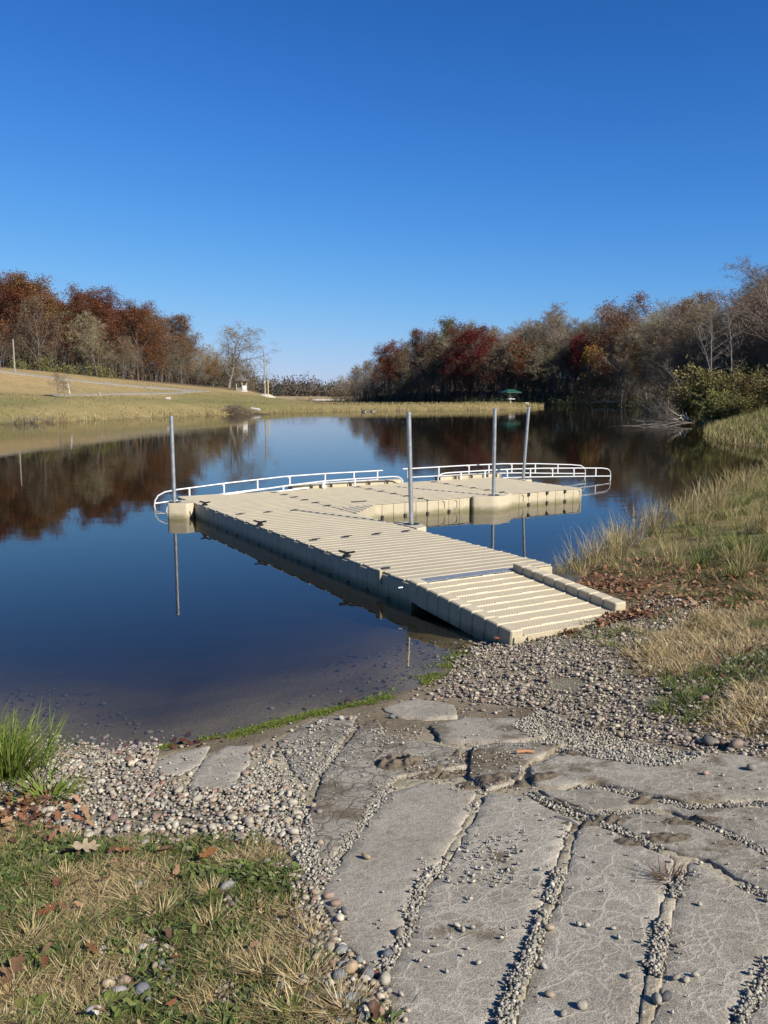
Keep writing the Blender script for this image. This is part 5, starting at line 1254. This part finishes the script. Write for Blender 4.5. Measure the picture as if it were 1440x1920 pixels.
for a in [(160, 1608, .075, (.42, .33, .22), 'pale curled oak leaf lying on the green turf', .6, .05), (128, 1612, .06, (.30, .13, .05), 'rust-brown leaf left of the pale oak leaf', 2.2, .04), (390, 1618, .06, (.34, .15, .05), 'orange-brown curled leaf near the turf corner', 1.0, .04), (238, 1606, .045, (.30, .14, .06), 'brown leaf in the upper middle of the turf', 3, .03),
          (312, 1604, .05, (.33, .17, .09), 'brown leaf under the pebble bed in the turf', 4.1, .03), (105, 1668, .045, (.28, .13, .07), 'brown leaf on the dry patch at left', 5.2, .03), (90, 1725, .05, (.30, .12, .05), 'russet leaf among green blades at left', .2, .035), (25, 1850, .08, (.30, .17, .09), 'large brown leaf at the bottom left corner', 1.5, .05),
          (175, 1795, .04, (.24, .12, .05), 'small brown leaf beside the pale cobble', 2.5, .03), (932, 1212, .075, (.36, .13, .05), 'orange leaf standing against the foot of the gangway', 1.2, .07), (45, 1500, .07, (.36, .22, .13), 'pale brown leaf under the bright grass clump', 2.7, .06)]:
    oak_leaf(*a)
# algae mat along the waterline
AL = near_hits([(292, 1404), (370, 1391), (450, 1377), (530, 1354), (600, 1338), (700, 1315), (770, 1292), (815, 1264), (850, 1238), (888, 1212)])
s_ = np.append(0, np.cumsum(np.hypot(*np.diff(AL, axis=0).T))); n = 7000; u = rv.uniform(0, s_[-1], n)
wid = np.interp(u, [0, s_[-1] * .25, s_[-1] * .6, s_[-1] * .85, s_[-1]], [.025, .045, .06, .085, .06])
P = np.stack([np.interp(u, s_, AL[:, k]) for k in (0, 1)], 1); tg = np.stack([np.gradient(AL[:, 0]), np.gradient(AL[:, 1])], 1)
nrm = np.stack([np.interp(u, s_, -tg[:, 1]), np.interp(u, s_, tg[:, 0])], 1); nrm /= np.linalg.norm(nrm, axis=1)[:, None]
P = P + nrm * (rv.normal(0, 1, n) * wid + .015 * vnoise(P, 12, 4))[:, None]
P = P[vnoise(P, 7, 44) + .5 * vnoise(P, 19, 45) > -.22]
al = stones(P, rv.uniform(.003, .012, len(P)), np.array([(.17, .20, .024), (.21, .235, .032), (.13, .155, .022), (.10, .10, .022), (.23, .23, .05)]), rv, (.12, .35), ICO1, ICO1F, .3, zoff=np.maximum(height(P, False), -.002), sink=.5)
al2 = tufts(P[:1500], 10, .014, .01, .035, .0015, .6, 1.5, .1, .4, np.array([(.16, .20, .03), (.10, .13, .02)]))
stuff('algae', [al, al2], M_WEED)
# dug-over mud and silt on the ramp
def mud_mound(px, py, rx, ry, hgt, seed, name='mud_mound'):
    x, y = hit(px, py); n = 46; g = np.linspace(-1, 1, n); X, Y = np.meshgrid(g, g); d = np.hypot(X, Y)
    P = np.stack([x + X * rx, y + Y * ry], -1).reshape(-1, 2)
    hh = np.clip(1 - d.ravel() ** 2 + .3 * vnoise(P, 16, seed), 0, 1) ** .7 * hgt * (1 + .55 * vnoise(P, 46, seed + 1) + .5 * vnoise(P, 95, seed + 2))
    V = np.column_stack([P, surf(P) - .006 + hh * 1.0 - .012 * (d.ravel() > 1)])
    i = np.arange(n - 1)[:, None]; j = np.arange(n - 1)[None, :]; Q = np.stack([i * n + j, i * n + j + 1, (i + 1) * n + j + 1, (i + 1) * n + j], -1).reshape(-1, 4)
    return tag(obj(name, np_mesh(name, V, [Q], smooth=True), M_MUD), kind='structure')
m, nt, b = mat('wet mud'); t = NT(nt); p = t.pos(); nz_ = t.noise(p, 60, 5, .7)
t.link(t.ramp(nz_, [(.3, (.055, .042, .027)), (.7, (.14, .11, .07))]), b.inputs['Base Color']); b.inputs['Roughness'].default_value = .75; t.link(t.bump(nz_, .8, .008), b.inputs['Normal']); M_MUD = m
for k, a in enumerate([(748, 1438, .15, .12, .034), (950, 1468, .28, .10, .018), (830, 1452, .20, .09, .016), (700, 1362, .14, .13, .012), (1120, 1545, .18, .06, .014), (1230, 1575, .20, .06, .012), (1205, 1508, .08, .05, .012), (1080, 1420, .14, .08, .012), (880, 1420, .2, .09, .012), (1290, 1545, .14, .05, .010)]): mud_mound(*a, 100 + 7 * k)
rust = np.array([(.13, .06, .03), (.18, .09, .045), (.10, .06, .035)])
clump('weed', 1255, 1650, 90, .035, .04, .11, .0018, rust, 'rusty dead weed growing in the joint between the right slabs', .5, 1.4, 0, .3)
# silt-filled scraps of driftwood on the ramp
q = MB(); q.tube([(-.05, 0, .008), (.0, .004, .012), (.05, -.004, .009)], .010, 6); x, y = hit(985, 1421)
tag(q.build('stick', simple('orange wood', (.36, .17, .08), .8), None, (x, y, float(surf(np.array([[x, y]]))[0]))), 'short orange-brown piece of wood lying on the mud', 'stick')
q = MB(); q.tube([(-.05, .05, .006), (.0, .0, .014), (.03, -.04, .01)], .011, 6); x, y = hit(1070, 1545)
tag(q.build('stick', M_PALEWOOD, None, (x, y, float(surf(np.array([[x, y]]))[0]))), 'grey weathered stick in the top of the widest joint', 'stick')

# ------------------------------------------------------------------ far banks: undergrowth, reeds, meadow tussocks, shrubs, the distant wood
ru = np.random.default_rng(77)
def line_pts(L, n, off, r=ru):
    """n points along (px, distance) corners, spread off metres behind"""
    px = r.uniform(L[0][0], L[-1][0], n); d = np.interp(px, *zip(*L)) + r.uniform(*off, n)
    return np.stack([(px - 720) / CAM_F * d, d], 1), d
UG = np.array([(.135, .11, .075), (.10, .085, .06), (.17, .135, .09), (.11, .105, .05), (.08, .07, .045), (.20, .12, .05)])
def brush(P, hgt, size, per, cols, r=ru):
    """shrubby fill: stems and leaf-sized faces above each point"""
    n = len(P) * per; c = np.repeat(P, per, 0); h_ = np.repeat(hgt * r.uniform(.5, 1.2, len(P)), per)
    f = r.beta(1.2, 1.5, n); rad = h_ * .42 * np.sqrt(np.clip(1 - (f - .45) ** 2 * 2.6, .05, 1)) * np.abs(r.normal(0, .6, n)).clip(0, 1.3); a = r.uniform(0, 6.283, n)
    z0 = np.repeat(np.maximum(height(P, False), 0), per)
    C_ = np.column_stack([c[:, 0] + np.cos(a) * rad, c[:, 1] + np.sin(a) * rad, z0 + f * h_])
    d1 = r.normal(0, 1, (n, 3)); d1 /= np.linalg.norm(d1, axis=1)[:, None]; d2 = np.cross(d1, r.normal(0, 1, (n, 3))); d2 /= np.linalg.norm(d2, axis=1)[:, None]
    s_ = size * r.uniform(.5, 1.5, (n, 1))
    V = np.stack([C_ - d1 * s_, C_ + d2 * s_ * .5, C_ + d1 * s_, C_ - d2 * s_ * .5], 1).reshape(-1, 3)
    k = r.integers(0, len(cols), len(P)); T = np.repeat(cols[k], per, 0) * r.uniform(.6, 1.35, (n, 1))
    return V, np.arange(4 * n).reshape(-1, 4), np.repeat(T, 4, 0)
def wands(P, h_, w, cols, lean=.25, z=None, r=ru):
    n = len(P); z = np.maximum(height(P, False), 0) if z is None else z
    return blades(P, h_ * r.uniform(.5, 1.25, n), np.full(n, w), r.uniform(0, 6.283, n), np.abs(r.normal(0, lean, n)), r.uniform(0, .6, n), cols, z=z, r=r)
parts = []
P, d = line_pts(DIST_R, 330, (3, 18)); parts.append(brush(P, np.interp(d, [60, 120, 330], [3.0, 4.5, 5.5]), .16, 90, UG))
P, d = line_pts(DIST_R, 3600, (3, 32)); P = P[lake_sd(P) > 0]; parts.append(wands(P, 6.0, .035, np.array([(.13, .11, .09), (.10, .085, .07), (.16, .14, .12)]), .18))
P, d = line_pts([(640, 340), (660, 330), (900, 262), (1200, 200), (1260, 158)], 200, (-4, 3)); parts.append(brush(P, 2.4, .14, 60, np.array([(.075, .09, .03), (.06, .07, .03), (.10, .10, .035)])))
P, d = line_pts(DIST_L, 250, (-2, 30)); parts.append(brush(P, 4.5, .16, 80, UG))
P, d = line_pts(DIST_L, 2600, (-2, 40)); parts.append(wands(P, 6.0, .03, np.array([(.15, .12, .09), (.11, .09, .07), (.18, .15, .12)]), .18))
P, d = line_pts([(30, 146), (230, 152)], 46, (-2, 2)); parts.append(brush(P, 2.4, .12, 90, np.array([(.17, .17, .05), (.13, .13, .045), (.20, .18, .06)])))
P, d = line_pts(DIST_R, 520, (14, 70)); parts.append(brush(P, np.interp(d, [60, 120, 330], [5.0, 7.0, 9.5]), .24, 70, UG * .9))
P, d = line_pts(DIST_L, 260, (20, 60)); parts.append(brush(P, 7.5, .24, 70, UG * .9))
stuff('undergrowth', parts, M_LITTER)
# reeds and dead grass along the far waterline
k0 = 23
W_ = np.array([p for p in LAKE]); parts = []
for a, b_, n, h_, w_, cols in [(len(LAKE) - 24, len(LAKE) - 1, 9000, .55, .030, STRAW), (28, 35, 1500, .6, .03, STRAW)]:
    seg = W_[a:b_ + 1]; s_ = np.append(0, np.cumsum(np.hypot(*np.diff(seg, axis=0).T))); u = ru.uniform(0, s_[-1], n)
    P = np.stack([np.interp(u, s_, seg[:, q]) for q in (0, 1)], 1) + ru.normal(0, .7, (n, 2)); sdp = lake_sd(P); P = P[(sdp > -.15) & (vnoise(P, .5, 3) > -.5)]
    parts.append(wands(P, h_ * (1 + .5 * vnoise(P, .22, 9)).clip(.3, 2), w_, cols, .3))
stuff('reeds', parts, M_BLADE)
MEAD = np.array([(.22, .18, .08), (.17, .155, .055), (.27, .21, .10), (.13, .14, .045)])
px = ru.uniform(-60, 640, 15000); d = 62 + 95 * ru.beta(1.2, 1.4, 15000); P = np.stack([(px - 720) / CAM_F * d, d], 1); P = P[lake_sd(P) > .6]
P = P[vnoise(P, .35, 12) + .5 * vnoise(P, 1.2, 13) > -.1]
SP_ = scatter(np.array([(-8, 134), (10, 143), (24, 150), (33, 178), (34, 190), (20, 168), (0, 154), (-14, 150)]), 3500, ru); SP_ = SP_[lake_sd(SP_) > .1]
stuff('meadow_grass', [wands(P, .20, .028, MEAD, .5), wands(SP_, .42, .032, np.vstack([MEAD, STRAW[:2]]), .4)], M_BLADE)
# the grassy bank on the right beyond the cove
px = ru.uniform(1270, 1560, 26000); d = ru.uniform(36, 92, 26000); P = np.stack([(px - 720) / CAM_F * d, d], 1); sdp = lake_sd(P); P = P[(sdp > -.1) & (sdp < 14)]
sdp = lake_sd(P); nz = vnoise(P, .5, 14)
dryb = P[(nz > -.3) | (sdp < 1.5)]; grb = P[(nz <= .2) & (sdp > .8)]
stuff('bank_grass', [wands(dryb, .48, .014, np.vstack([STRAW * .85, GREEN[:2]]), .45), wands(grb, .36, .014, np.vstack([GREEN, GREEN, STRAW[:1]]), .45)], M_BLADE)
# shrubs on the right bank
def shrub_mesh(seed, H, stems, leaves, lsize, cols, stem_c, spread=.5, sub=7):
    rd = random.Random(seed); r = np.random.default_rng(seed); S = []; tips = []
    for k in range(stems):
        a = rd.uniform(0, 6.28); dr = Vector((math.cos(a) * spread * rd.random(), math.sin(a) * spread * rd.random(), 1)).normalized(); p = Vector((rd.gauss(0, .18 * H * .4), rd.gauss(0, .18 * H * .4), -.1)); L = H * rd.uniform(.65, 1.08); r0 = H * .006
        for i in range(5):
            dr = (dr + Vector((rd.gauss(0, .14), rd.gauss(0, .14), .02))).normalized(); q_ = p + dr * L / 5; S.append((3, p, q_, r0 * (1 - .17 * i), r0 * (1 - .17 * (i + 1)))); 
            for j in range(sub if i else 2):
                b0 = p.lerp(q_, rd.random()); e = b0 + (dr + Vector((rd.gauss(0, .6), rd.gauss(0, .6), rd.gauss(0, .35)))).normalized() * H * rd.uniform(.06, .2); S.append((4, b0, e, .008 * H / 3, .002)); tips.append(e)
            p = q_
        tips.append(p)
    V, f3, f4, T = seg_mesh(S, lambda lv: tuple(np.array(stem_c) * rd.uniform(.7, 1.3)), lambda lv: 3 if lv == 3 else 1)
    V = np.array([tuple(v) for v in V]); T = np.array(T)
    st = np_mesh('shrub_stems', V, [np.array(f4).reshape(-1, 4), np.array(f3).reshape(-1, 3)], T); st.materials.append(M_TWIG)
    if not leaves: return st, None
    lv_, lf, lt = leaf_cards(tips, leaves, lsize, .10 * H / 3, cols, r)
    fo = np_mesh('shrub_foliage', lv_, [lf], lt); fo.materials.append(M_CROWN); return st, fo
WILLOW = [(.135, .13, .05), (.17, .155, .055), (.10, .10, .042), (.22, .185, .06)]
SHR = [shrub_mesh(201, 3.2, 26, 5200, .07, WILLOW, (.16, .12, .08), .75), shrub_mesh(202, 3.2, 24, 4200, .07, WILLOW + [(.25, .20, .06)], (.17, .13, .09), .8)]
TANG = [shrub_mesh(203, 3.0, 30, 0, 0, None, (.20, .175, .15), 1.0, 10), shrub_mesh(204, 3.0, 24, 0, 0, None, (.17, .14, .115), 1.3, 10)]
def shrub(px, d, top, proto, label, group, wide=1.0, H=3.1, name='shrub'):
    x, y = far(px, d); z = max(h1(x, y), 0); s = (z_of(top, d) - z) / H
    e = empty(name, (x, y, z - .05), random.uniform(0, 6.28), label=label, cat='shrub', group=group); e.scale = (s * wide, s * wide, s)
    obj('stems', proto[0], None, e)
    if proto[1] is not None: obj('foliage', proto[1], None, e)
    return e
GB = 'leafy bushes on the right bank'; GT = 'bare dead bushes by the water'
for k, a in enumerate([(1292, 76, 712, 0, 'olive-green leafy bush standing nearest the water on the right bank', 1.1), (1325, 72, 688, 1, 'tallest olive and yellow leafy bush on the right bank', 1.1), (1362, 70, 694, 0, 'olive bush just right of the tallest leafy bush', 1.2), (1402, 66, 700, 1, 'yellowish leafy bush above the grassy bank', 1.2), (1448, 62, 700, 0, 'leafy bush cut by the right picture edge', 1.2), (1345, 66, 732, 1, 'low dark leafy bush at the foot of the tallest one', 1.5), (1385, 62, 738, 0, 'low leafy bush in the tan grass of the bank', 1.4)]):
    shrub(a[0], a[1], a[2], SHR[a[3]], a[4], GB, a[5])
for a in [(1232, 96, 738, 0, 'grey tangle of dead branches leaning over the water', 1.5), (1262, 86, 742, 1, 'grey dead bush right of the leaning tangle', 1.4), (1208, 120, 742, 1, 'small grey dead bush farthest along the shore', 1.3), (1250, 82, 766, 0, 'low dead brush at the root of the fallen branch', 1.8)]:
    shrub(a[0], a[1], a[2], TANG[a[3]], a[4], GT, a[5])
for a in [(30, 70.5, 776, 1, 'grey dead brush at the left waterline near the picture edge', 2.2), (62, 73, 772, 0, 'grey dead brush among the pale reeds at left', 2.4), (95, 75, 778, 1, 'low dead brush right of the pale reeds at left', 2.6)]:
    shrub(a[0], a[1], a[2], TANG[a[3]], a[4], GT, a[5])
# pale leaning saplings over the bushes
def leaning(px, d, top_px, top_py, label, seed):
    x, y = far(px, d); z = h1(x, y); tx, ty = far(top_px, d - 1); rd = random.Random(seed); q = MB(); L = z_of(top_py, d) - z
    p0, p1 = Vector((0, 0, -.1)), Vector((tx - x, -1, L)); pts = [p0.lerp(p1, k / 6) + Vector((rd.gauss(0, .08), 0, .25 * math.sin(k / 6 * 3.14))) for k in range(7)]
    e = empty('sapling', (x, y, z), label=label, cat='tree', group='pale leaning saplings on the right bank')
    MB().tube(pts, L * .009, 6, L * .002).build('trunk', M_PALEBARK, e)
    for k in range(26):
        i = rd.randint(2, 5); b0 = pts[i].lerp(pts[i + 1], rd.random()); u1 = b0 + Vector((rd.gauss(0, .9), rd.gauss(0, .9), rd.uniform(.3, 1.6))) * (L / 8); q.tube([b0, b0.lerp(u1, .5) + Vector((rd.gauss(0, .1), 0, .05)), u1], .014, 4, .004)
        for j in range(4):
            b2 = b0.lerp(u1, rd.uniform(.2, 1)); q.tube([b2, b2 + Vector((rd.gauss(0, .3), rd.gauss(0, .3), rd.uniform(.1, .6)))], .006, 3, .002)
    q.build('crown', M_PALEBARK, e)
M_PALEBARK = simple('pale bark', (.22, .19, .16), .9, 0, .2)
for k, a in enumerate([(1345, 80, 1298, 622, 'pale sapling leaning left above the leafy bushes'), (1330, 82, 1318, 590, 'tall pale sapling in front of the bare wood at right'), (1372, 78, 1352, 600, 'pale sapling leaning slightly left at the far right'), (1300, 84, 1240, 690, 'pale branch-like sapling reaching low over the water')]): leaning(*a, 300 + k)
M_DEADWOOD = simple('grey dead wood', (.095, .082, .07), .9, 0, .25)
# fallen branches in the water at the right
def fallen(name, base, d0, ends, r0, m, label, cat, seed, twigs=3):
    rd = random.Random(seed); bx, by = far(base[0], d0); bz = z_of(base[1], d0); q = MB()
    for ex, ey, dd in ends:
        x, y = far(ex, d0 + dd); p1 = Vector((x - bx, y - by, z_of(ey, d0 + dd) - bz)); p0 = Vector((0, 0, 0)); n = 6
        pts = [p0.lerp(p1, k / n) + (Vector((rd.gauss(0, .05), rd.gauss(0, .05), rd.gauss(0, .05))) if 0 < k < n else Vector()) for k in range(n + 1)]
        q.tube(pts, r0, 6, r0 * .3)
        for j in range(twigs):
            i = rd.randint(1, n - 1); b0 = pts[i]; u1 = b0 + (p1 - p0).normalized() * rd.uniform(.3, 1.2) + Vector((rd.gauss(0, .2), rd.gauss(0, .4), rd.uniform(-.05, .6))); q.tube([b0, b0.lerp(u1, .5) + Vector((0, 0, rd.gauss(0, .06))), u1], r0 * .45, 5, r0 * .12)
    return tag(q.build(name, m, None, (bx, by, bz)), label, cat)
fallen('fallen_branch', (1295, 792), 66, [(1165, 797, 0), (1118, 800.5, -1), (1205, 800, -2), (1190, 790, 1), (1215, 783, 2)], .055, M_DEADWOOD, 'long dead branch lying out over the water from the right bank', 'branch', 5, 4)
fallen('fallen_branch', (1292, 786), 68, [(1262, 784, -1), (1266, 778, 0), (1275, 776, 1)], .09, simple('bleached branch', (.36, .31, .25), .8), 'short bleached broken branch beside the bank bushes', 'branch', 6, 2)
fallen('fallen_log', (1190, 753.5), 205, [(1105, 754, 1)], .22, M_PALEWOOD, 'thin grey log lying along the far right shoreline', 'log', 7, 1)
# brush pile on the left shore
bx, by = hit(440, 777); by += .6; e = empty('brush_pile', (bx, by, 0), label='heap of grey cut branches piled on the far left waterline', cat='brush pile')
rd = random.Random(9); q = MB()
for k in range(330):
    x = rd.gauss(0, 1.55); hh = max(.12, 1.25 * math.exp(-((x - .2) / 1.9) ** 2)); a = rd.gauss(0, .5); L = rd.uniform(.7, 2.0); c = Vector((x, rd.gauss(0, .7), rd.uniform(.0, hh))); dv = Vector((math.cos(a), math.sin(a), rd.gauss(-.05, .25)))
    p0, p1 = c - dv * L / 2, c + dv * L / 2; p0.z = max(p0.z, -.05); p1.z = max(p1.z, -.05); q.tube([p0, (p0 + p1) / 2 + Vector((0, 0, rd.gauss(0, .06))), p1], rd.uniform(.008, .028), 4, .006)
q.build('twigs', simple('cut brush', (.115, .085, .065), .9, 0, .35, 1.5), e)
MB().tube([(-3.9, -.6, .05), (-2.4, -.5, .14), (-1.0, -.3, .22)], .085, 7, .06).build('log', M_PALEWOOD, e); MB().tube([(-3.4, -.7, .15), (-2.6, -.3, .45), (-1.4, .1, .9)], .05, 6, .03).build('log', M_PALEWOOD, e)
MB().tube([(-4.3, -.9, .03), (-3.0, -.8, .06)], .06, 6, .04).build('log', M_PALEWOOD, e)
x, y = hit(488, 770); q = MB(); q.tube([(-1.3, 0, 0), (0, -.25, -.12)], .24, 12, cap=False); q.tube([(-1.3, 0, 0), (0, -.25, -.12)], .20, 12, cap=True)
tag(q.build('drain_pipe', M_TABLE, None, (x, y, h1(x, y) + .22)), 'grey drain pipe end sticking out of the bank beside the brush pile', 'pipe')
# distant wood across the far lake
px = ru.uniform(300, 760, 520); d = 940 + ru.uniform(0, 200, 520); P = np.stack([(px - 720) / CAM_F * d, d], 1)
hh = np.interp(px, [300, 400, 440, 480, 540, 575, 600, 625, 650, 760], [26, 26, 25, 22, 20, 21, 17, 19, 16, 14]) * ru.uniform(.6, 1.15, 520)
DW = np.array([(.125, .10, .085), (.10, .085, .07), (.15, .12, .095), (.11, .10, .075), (.07, .08, .055), (.16, .11, .08)])  # greyed tones carry the haze of distance in the colour itself
v1 = brush(P, hh * 1.05, 1.15, 95, DW)
tag(obj('distant_wood', np_mesh('distant_wood', v1[0], [v1[1]], v1[2]), M_LITTER), kind='stuff')
for k, (px, py, r0) in enumerate([(597, 746.2, 3.2), (607, 746.0, 4.0), (618, 746.3, 3.4), (640, 745.8, 6.0)]):
    d = 560.; x, y = far(px, d); q = MB(); n = 12
    P = [(math.cos(6.283 * i / n) * r0 * (1.3 + .2 * math.sin(i * 2.3)), math.sin(6.283 * i / n) * r0 * 2) for i in range(n)]
    q.add([(a, b_, -.2) for a, b_ in P] + [(a * .6, b_ * .6, .45) for a, b_ in P] + [(0, 0, .6)], [(i, (i + 1) % n, (i + 1) % n + n, i + n) for i in range(n)] + [(i + n, (i + 1) % n + n, 2 * n) for i in range(n)])
    tag(q.build('sandbar', M_SAND, None, (x, y, 0), smooth=True), kind='structure')

# ------------------------------------------------------------------ small structures on the far banks
x, y = hit(452, 733.2); g = empty('gazebo', (x, y, h1(x, y)), R(20), label='small open gazebo with brown hipped roof standing at the edge of the wood', cat='gazebo')
gs = y / CAM_F                                                         # metres per photo pixel there
W_ = 13.5 * gs; Hh = 27 * gs
hexa = [(math.cos(R(60 * k + 30)) * W_ * .82, math.sin(R(60 * k + 30)) * W_ * .82) for k in range(6)]
MB().prism([(a * 1.1, b_ * 1.1) for a, b_ in hexa], -.2, .14).build('floor', M_TABLE, g)
for a, b_ in hexa: MB().box(a - .08, a + .08, b_ - .08, b_ + .08, .141, Hh * .66).build('post', M_PALEWOOD, g)
q = MB(); ov = [(a * 1.4, b_ * 1.4) for a, b_ in hexa]; q.add([(a, b_, Hh * .66) for a, b_ in ov] + [(a, b_, Hh * .70) for a, b_ in ov] + [(a * .3, b_ * .3, Hh * .98) for a, b_ in ov] + [(0, 0, Hh * 1.16)], [tuple(range(5, -1, -1))] + [(i, (i + 1) % 6, (i + 1) % 6 + 6, i + 6) for i in range(6)] + [(i + 6, (i + 1) % 6 + 6, (i + 1) % 6 + 12, i + 12) for i in range(6)] + [(i + 12, (i + 1) % 6 + 12, 18) for i in range(6)])
q.build('roof', M_ROOF, g)
def panel(p, q_, z0, z1, m, nm):
    a, b_ = Vector((*p, 0)), Vector((*q_, 0)); t_ = (b_ - a).normalized(); n_ = Vector((-t_.y, t_.x, 0)) * .04; a = a + t_ * .12; b_ = b_ - t_ * .12
    MB().prism([tuple((a - n_)[:2]), tuple((b_ - n_)[:2]), tuple((b_ + n_)[:2]), tuple((a + n_)[:2])], z0, z1).build(nm, m, g)
order = sorted(range(6), key=lambda k: -(math.cos(R(60 * k + 60 + 20)) * .6 - math.sin(R(60 * k + 60 + 20)) * .8))
panel(hexa[order[0]], hexa[(order[0] + 1) % 6], .25, Hh * .36, M_WHITE, 'side_panel')
panel(hexa[order[1]], hexa[(order[1] + 1) % 6], .25, Hh * .22, M_WOOD, 'side_panel')
# pole with a sand patch at its foot
x, y = hit(497, 742.6); z = h1(x, y); Hp = 77 * y / CAM_F
e = empty('utility_pole', (x, y, z), label='tall grey wooden utility pole standing on pale sand right of the gazebo', cat='pole')
MB().tube([(0, 0, -.3), (0, 0, Hp * .5), (.02, 0, Hp)], .17, 8, .12).build('shaft', simple('pale pole', (.25, .23, .20), .85), e, smooth=True)
MB().box(-.16, .16, -.22, -.10, Hp * .30, Hp * .36).build('meter_box', M_TABLE, e); MB().tube([(0, 0, Hp - .25), (.5, -.1, Hp - .3)], .03, 5).build('bracket', M_TABLE, e)
q = MB(); n = 20; rx, ry = 17.5 * y / CAM_F, 3.2
P = [(math.cos(6.283 * i / n) * rx * (1 + .08 * math.sin(i * 1.7)), math.sin(6.283 * i / n) * ry) for i in range(n)]
q.add([(a, b_, h1(x + a + .9, y + b_ + .3) - z - .1) for a, b_ in P] + [(a * .8, b_ * .8, h1(x + a * .8 + .9, y + b_ * .8 + .3) - z + .28) for a, b_ in P] + [(0, 0, .42)], [(i, (i + 1) % n, (i + 1) % n + n, i + n) for i in range(n)] + [(i + n, (i + 1) % n + n, 2 * n) for i in range(n)])
tag(q.build('sand_patch', M_SAND, None, (x + .9, y + .3, z), smooth=True), kind='structure')
x, y = far(505, 165); z = h1(x, y); MB_ = MB().tube([(0, 0, -.5), (0, 0, max(z_of(713, 165) - z, 2.2))], .11, 8)
tag(MB_.build('marker_post', M_YELLOW, None, (x, y, z)), 'yellow timber post just right of the utility pole', 'post')
x, y = hit(28, 699); z = h1(x, y); Hp = 61 * y / CAM_F
tag(MB().tube([(0, 0, -.4), (0, 0, Hp)], .12, 8, .09).build('lamp_post', simple('weathered post', (.24, .22, .19), .85), None, (x, y, z)), 'weathered pole beside the upper road at the far left', 'pole')
x, y = hit(129.5, 739); z = h1(x, y); Hp = 24 * y / CAM_F
e = empty('road_sign', (x, y, z), label='small white post with a tilted board behind the lone sapling', cat='sign')
MB().tube([(.15, 0, -.3), (-.1, 0, Hp)], .06, 6).build('post', M_WHITE, e); MB().box(-.24, .10, -.03, .03, Hp * .6, Hp * .9).build('board', M_PALEWOOD, e)
x, y = hit(187, 741.5); tag(MB().cbox(-.12, .12, -.12, .12, -.2, .42, .03).build('bollard', M_WOOD, None, (x, y, h1(x, y))), 'short brown post on the edge of the lower path', 'post')
x, y = hit(315, 748.5); tag(MB().cbox(-.35, .35, -.25, .25, -.1, .28, .08).build('rock', M_SAND, None, (x, y, h1(x, y))), 'small pale rock alone on the left meadow below the path', 'rock')
# picnic shelter with a green roof at the tip of the spit
d = 172.; x, y = far(955, d); z = max(h1(x, y), .4); k = d / CAM_F
e = empty('picnic_shelter', (x, y, z), R(25), label='small green-roofed picnic shelter on one post at the end of the spit', cat='shelter')
top = z_of(730, d) - z; w = 16 * k
q = MB(); q.add([(-w, -w * .8, top - 7 * k), (w, -w * .8, top - 7 * k), (w, w * .8, top - 7 * k), (-w, w * .8, top - 7 * k), (-w, -w * .8, top - 5.5 * k), (w, -w * .8, top - 5.5 * k), (w, w * .8, top - 5.5 * k), (-w, w * .8, top - 5.5 * k), (-w * .4, 0, top), (w * .4, 0, top)],
              [(3, 2, 1, 0), (0, 1, 5, 4), (1, 2, 6, 5), (2, 3, 7, 6), (3, 0, 4, 7), (4, 5, 9, 8), (5, 6, 9), (6, 7, 8, 9), (7, 4, 8)])
q.build('roof', M_GREEN, e)
MB().tube([(0, 0, -.4), (0, 0, top - 7 * k)], .14, 8).build('post', M_WHITE, e)
for sx, sy in ((1, .8), (-1, .8), (1, -.8), (-1, -.8)): MB().tube([(0, 0, top * .42), (sx * w * .7, sy * w * .7, top - 7 * k)], .06, 5).build('brace', M_TABLE, e)
MB().cbox(-w * .45, w * .45, -w * .3, w * .3, top * .30, top * .36, .03).build('table_top', M_TABLE, e)
x, y = far(985, 178); tag(MB().cbox(-.5, .5, -.4, .4, -.2, .35, .1).build('rock', M_SAND, None, (x, y, max(h1(x, y), 0))), 'pale rock at the very tip of the grassy spit', 'rock')
# two ducks
def duck(px, py, rz, label):
    x, y = flat(px, py); e = empty('duck', (x, y, 0), rz, label=label, cat='duck', group='ducks on the lake')
    def blob(c, r3, n=10, m_=7):
        V = [(c[0] + r3[0] * math.cos(6.283 * i / n) * math.sin(3.1416 * j / m_), c[1] + r3[1] * math.sin(6.283 * i / n) * math.sin(3.1416 * j / m_), c[2] + r3[2] * math.cos(3.1416 * j / m_)) for j in range(m_ + 1) for i in range(n)]
        return V, [(j * n + i, j * n + (i + 1) % n, (j + 1) * n + (i + 1) % n, (j + 1) * n + i) for j in range(m_) for i in range(n)]
    q = MB(); q.add(*blob((0, 0, .08), (.36, .17, .15))); q.tube([(-.3, 0, .12), (-.48, 0, .2)], .06, 6, .02); q.build('body', M_DUCKW, e, smooth=True)
    q = MB(); q.tube([(.24, 0, .14), (.32, 0, .3), (.34, 0, .42)], .06, 7, .05); q.add(*blob((.36, 0, .46), (.09, .07, .075))); q.tube([(.42, 0, .45), (.52, 0, .43)], .028, 5, .015); q.build('head', M_DUCKD, e, smooth=True)
    q = MB(); q.add(*blob((-.03, .09, .14), (.28, .10, .11))); q.add(*blob((-.03, -.09, .14), (.28, .10, .11))); q.build('wings', M_DUCKD, e, smooth=True)
duck(682, 772.5, R(170), 'left one of the two ducks swimming before the grassy spit'); duck(698, 771.8, R(10), 'right one of the two ducks swimming before the grassy spit')
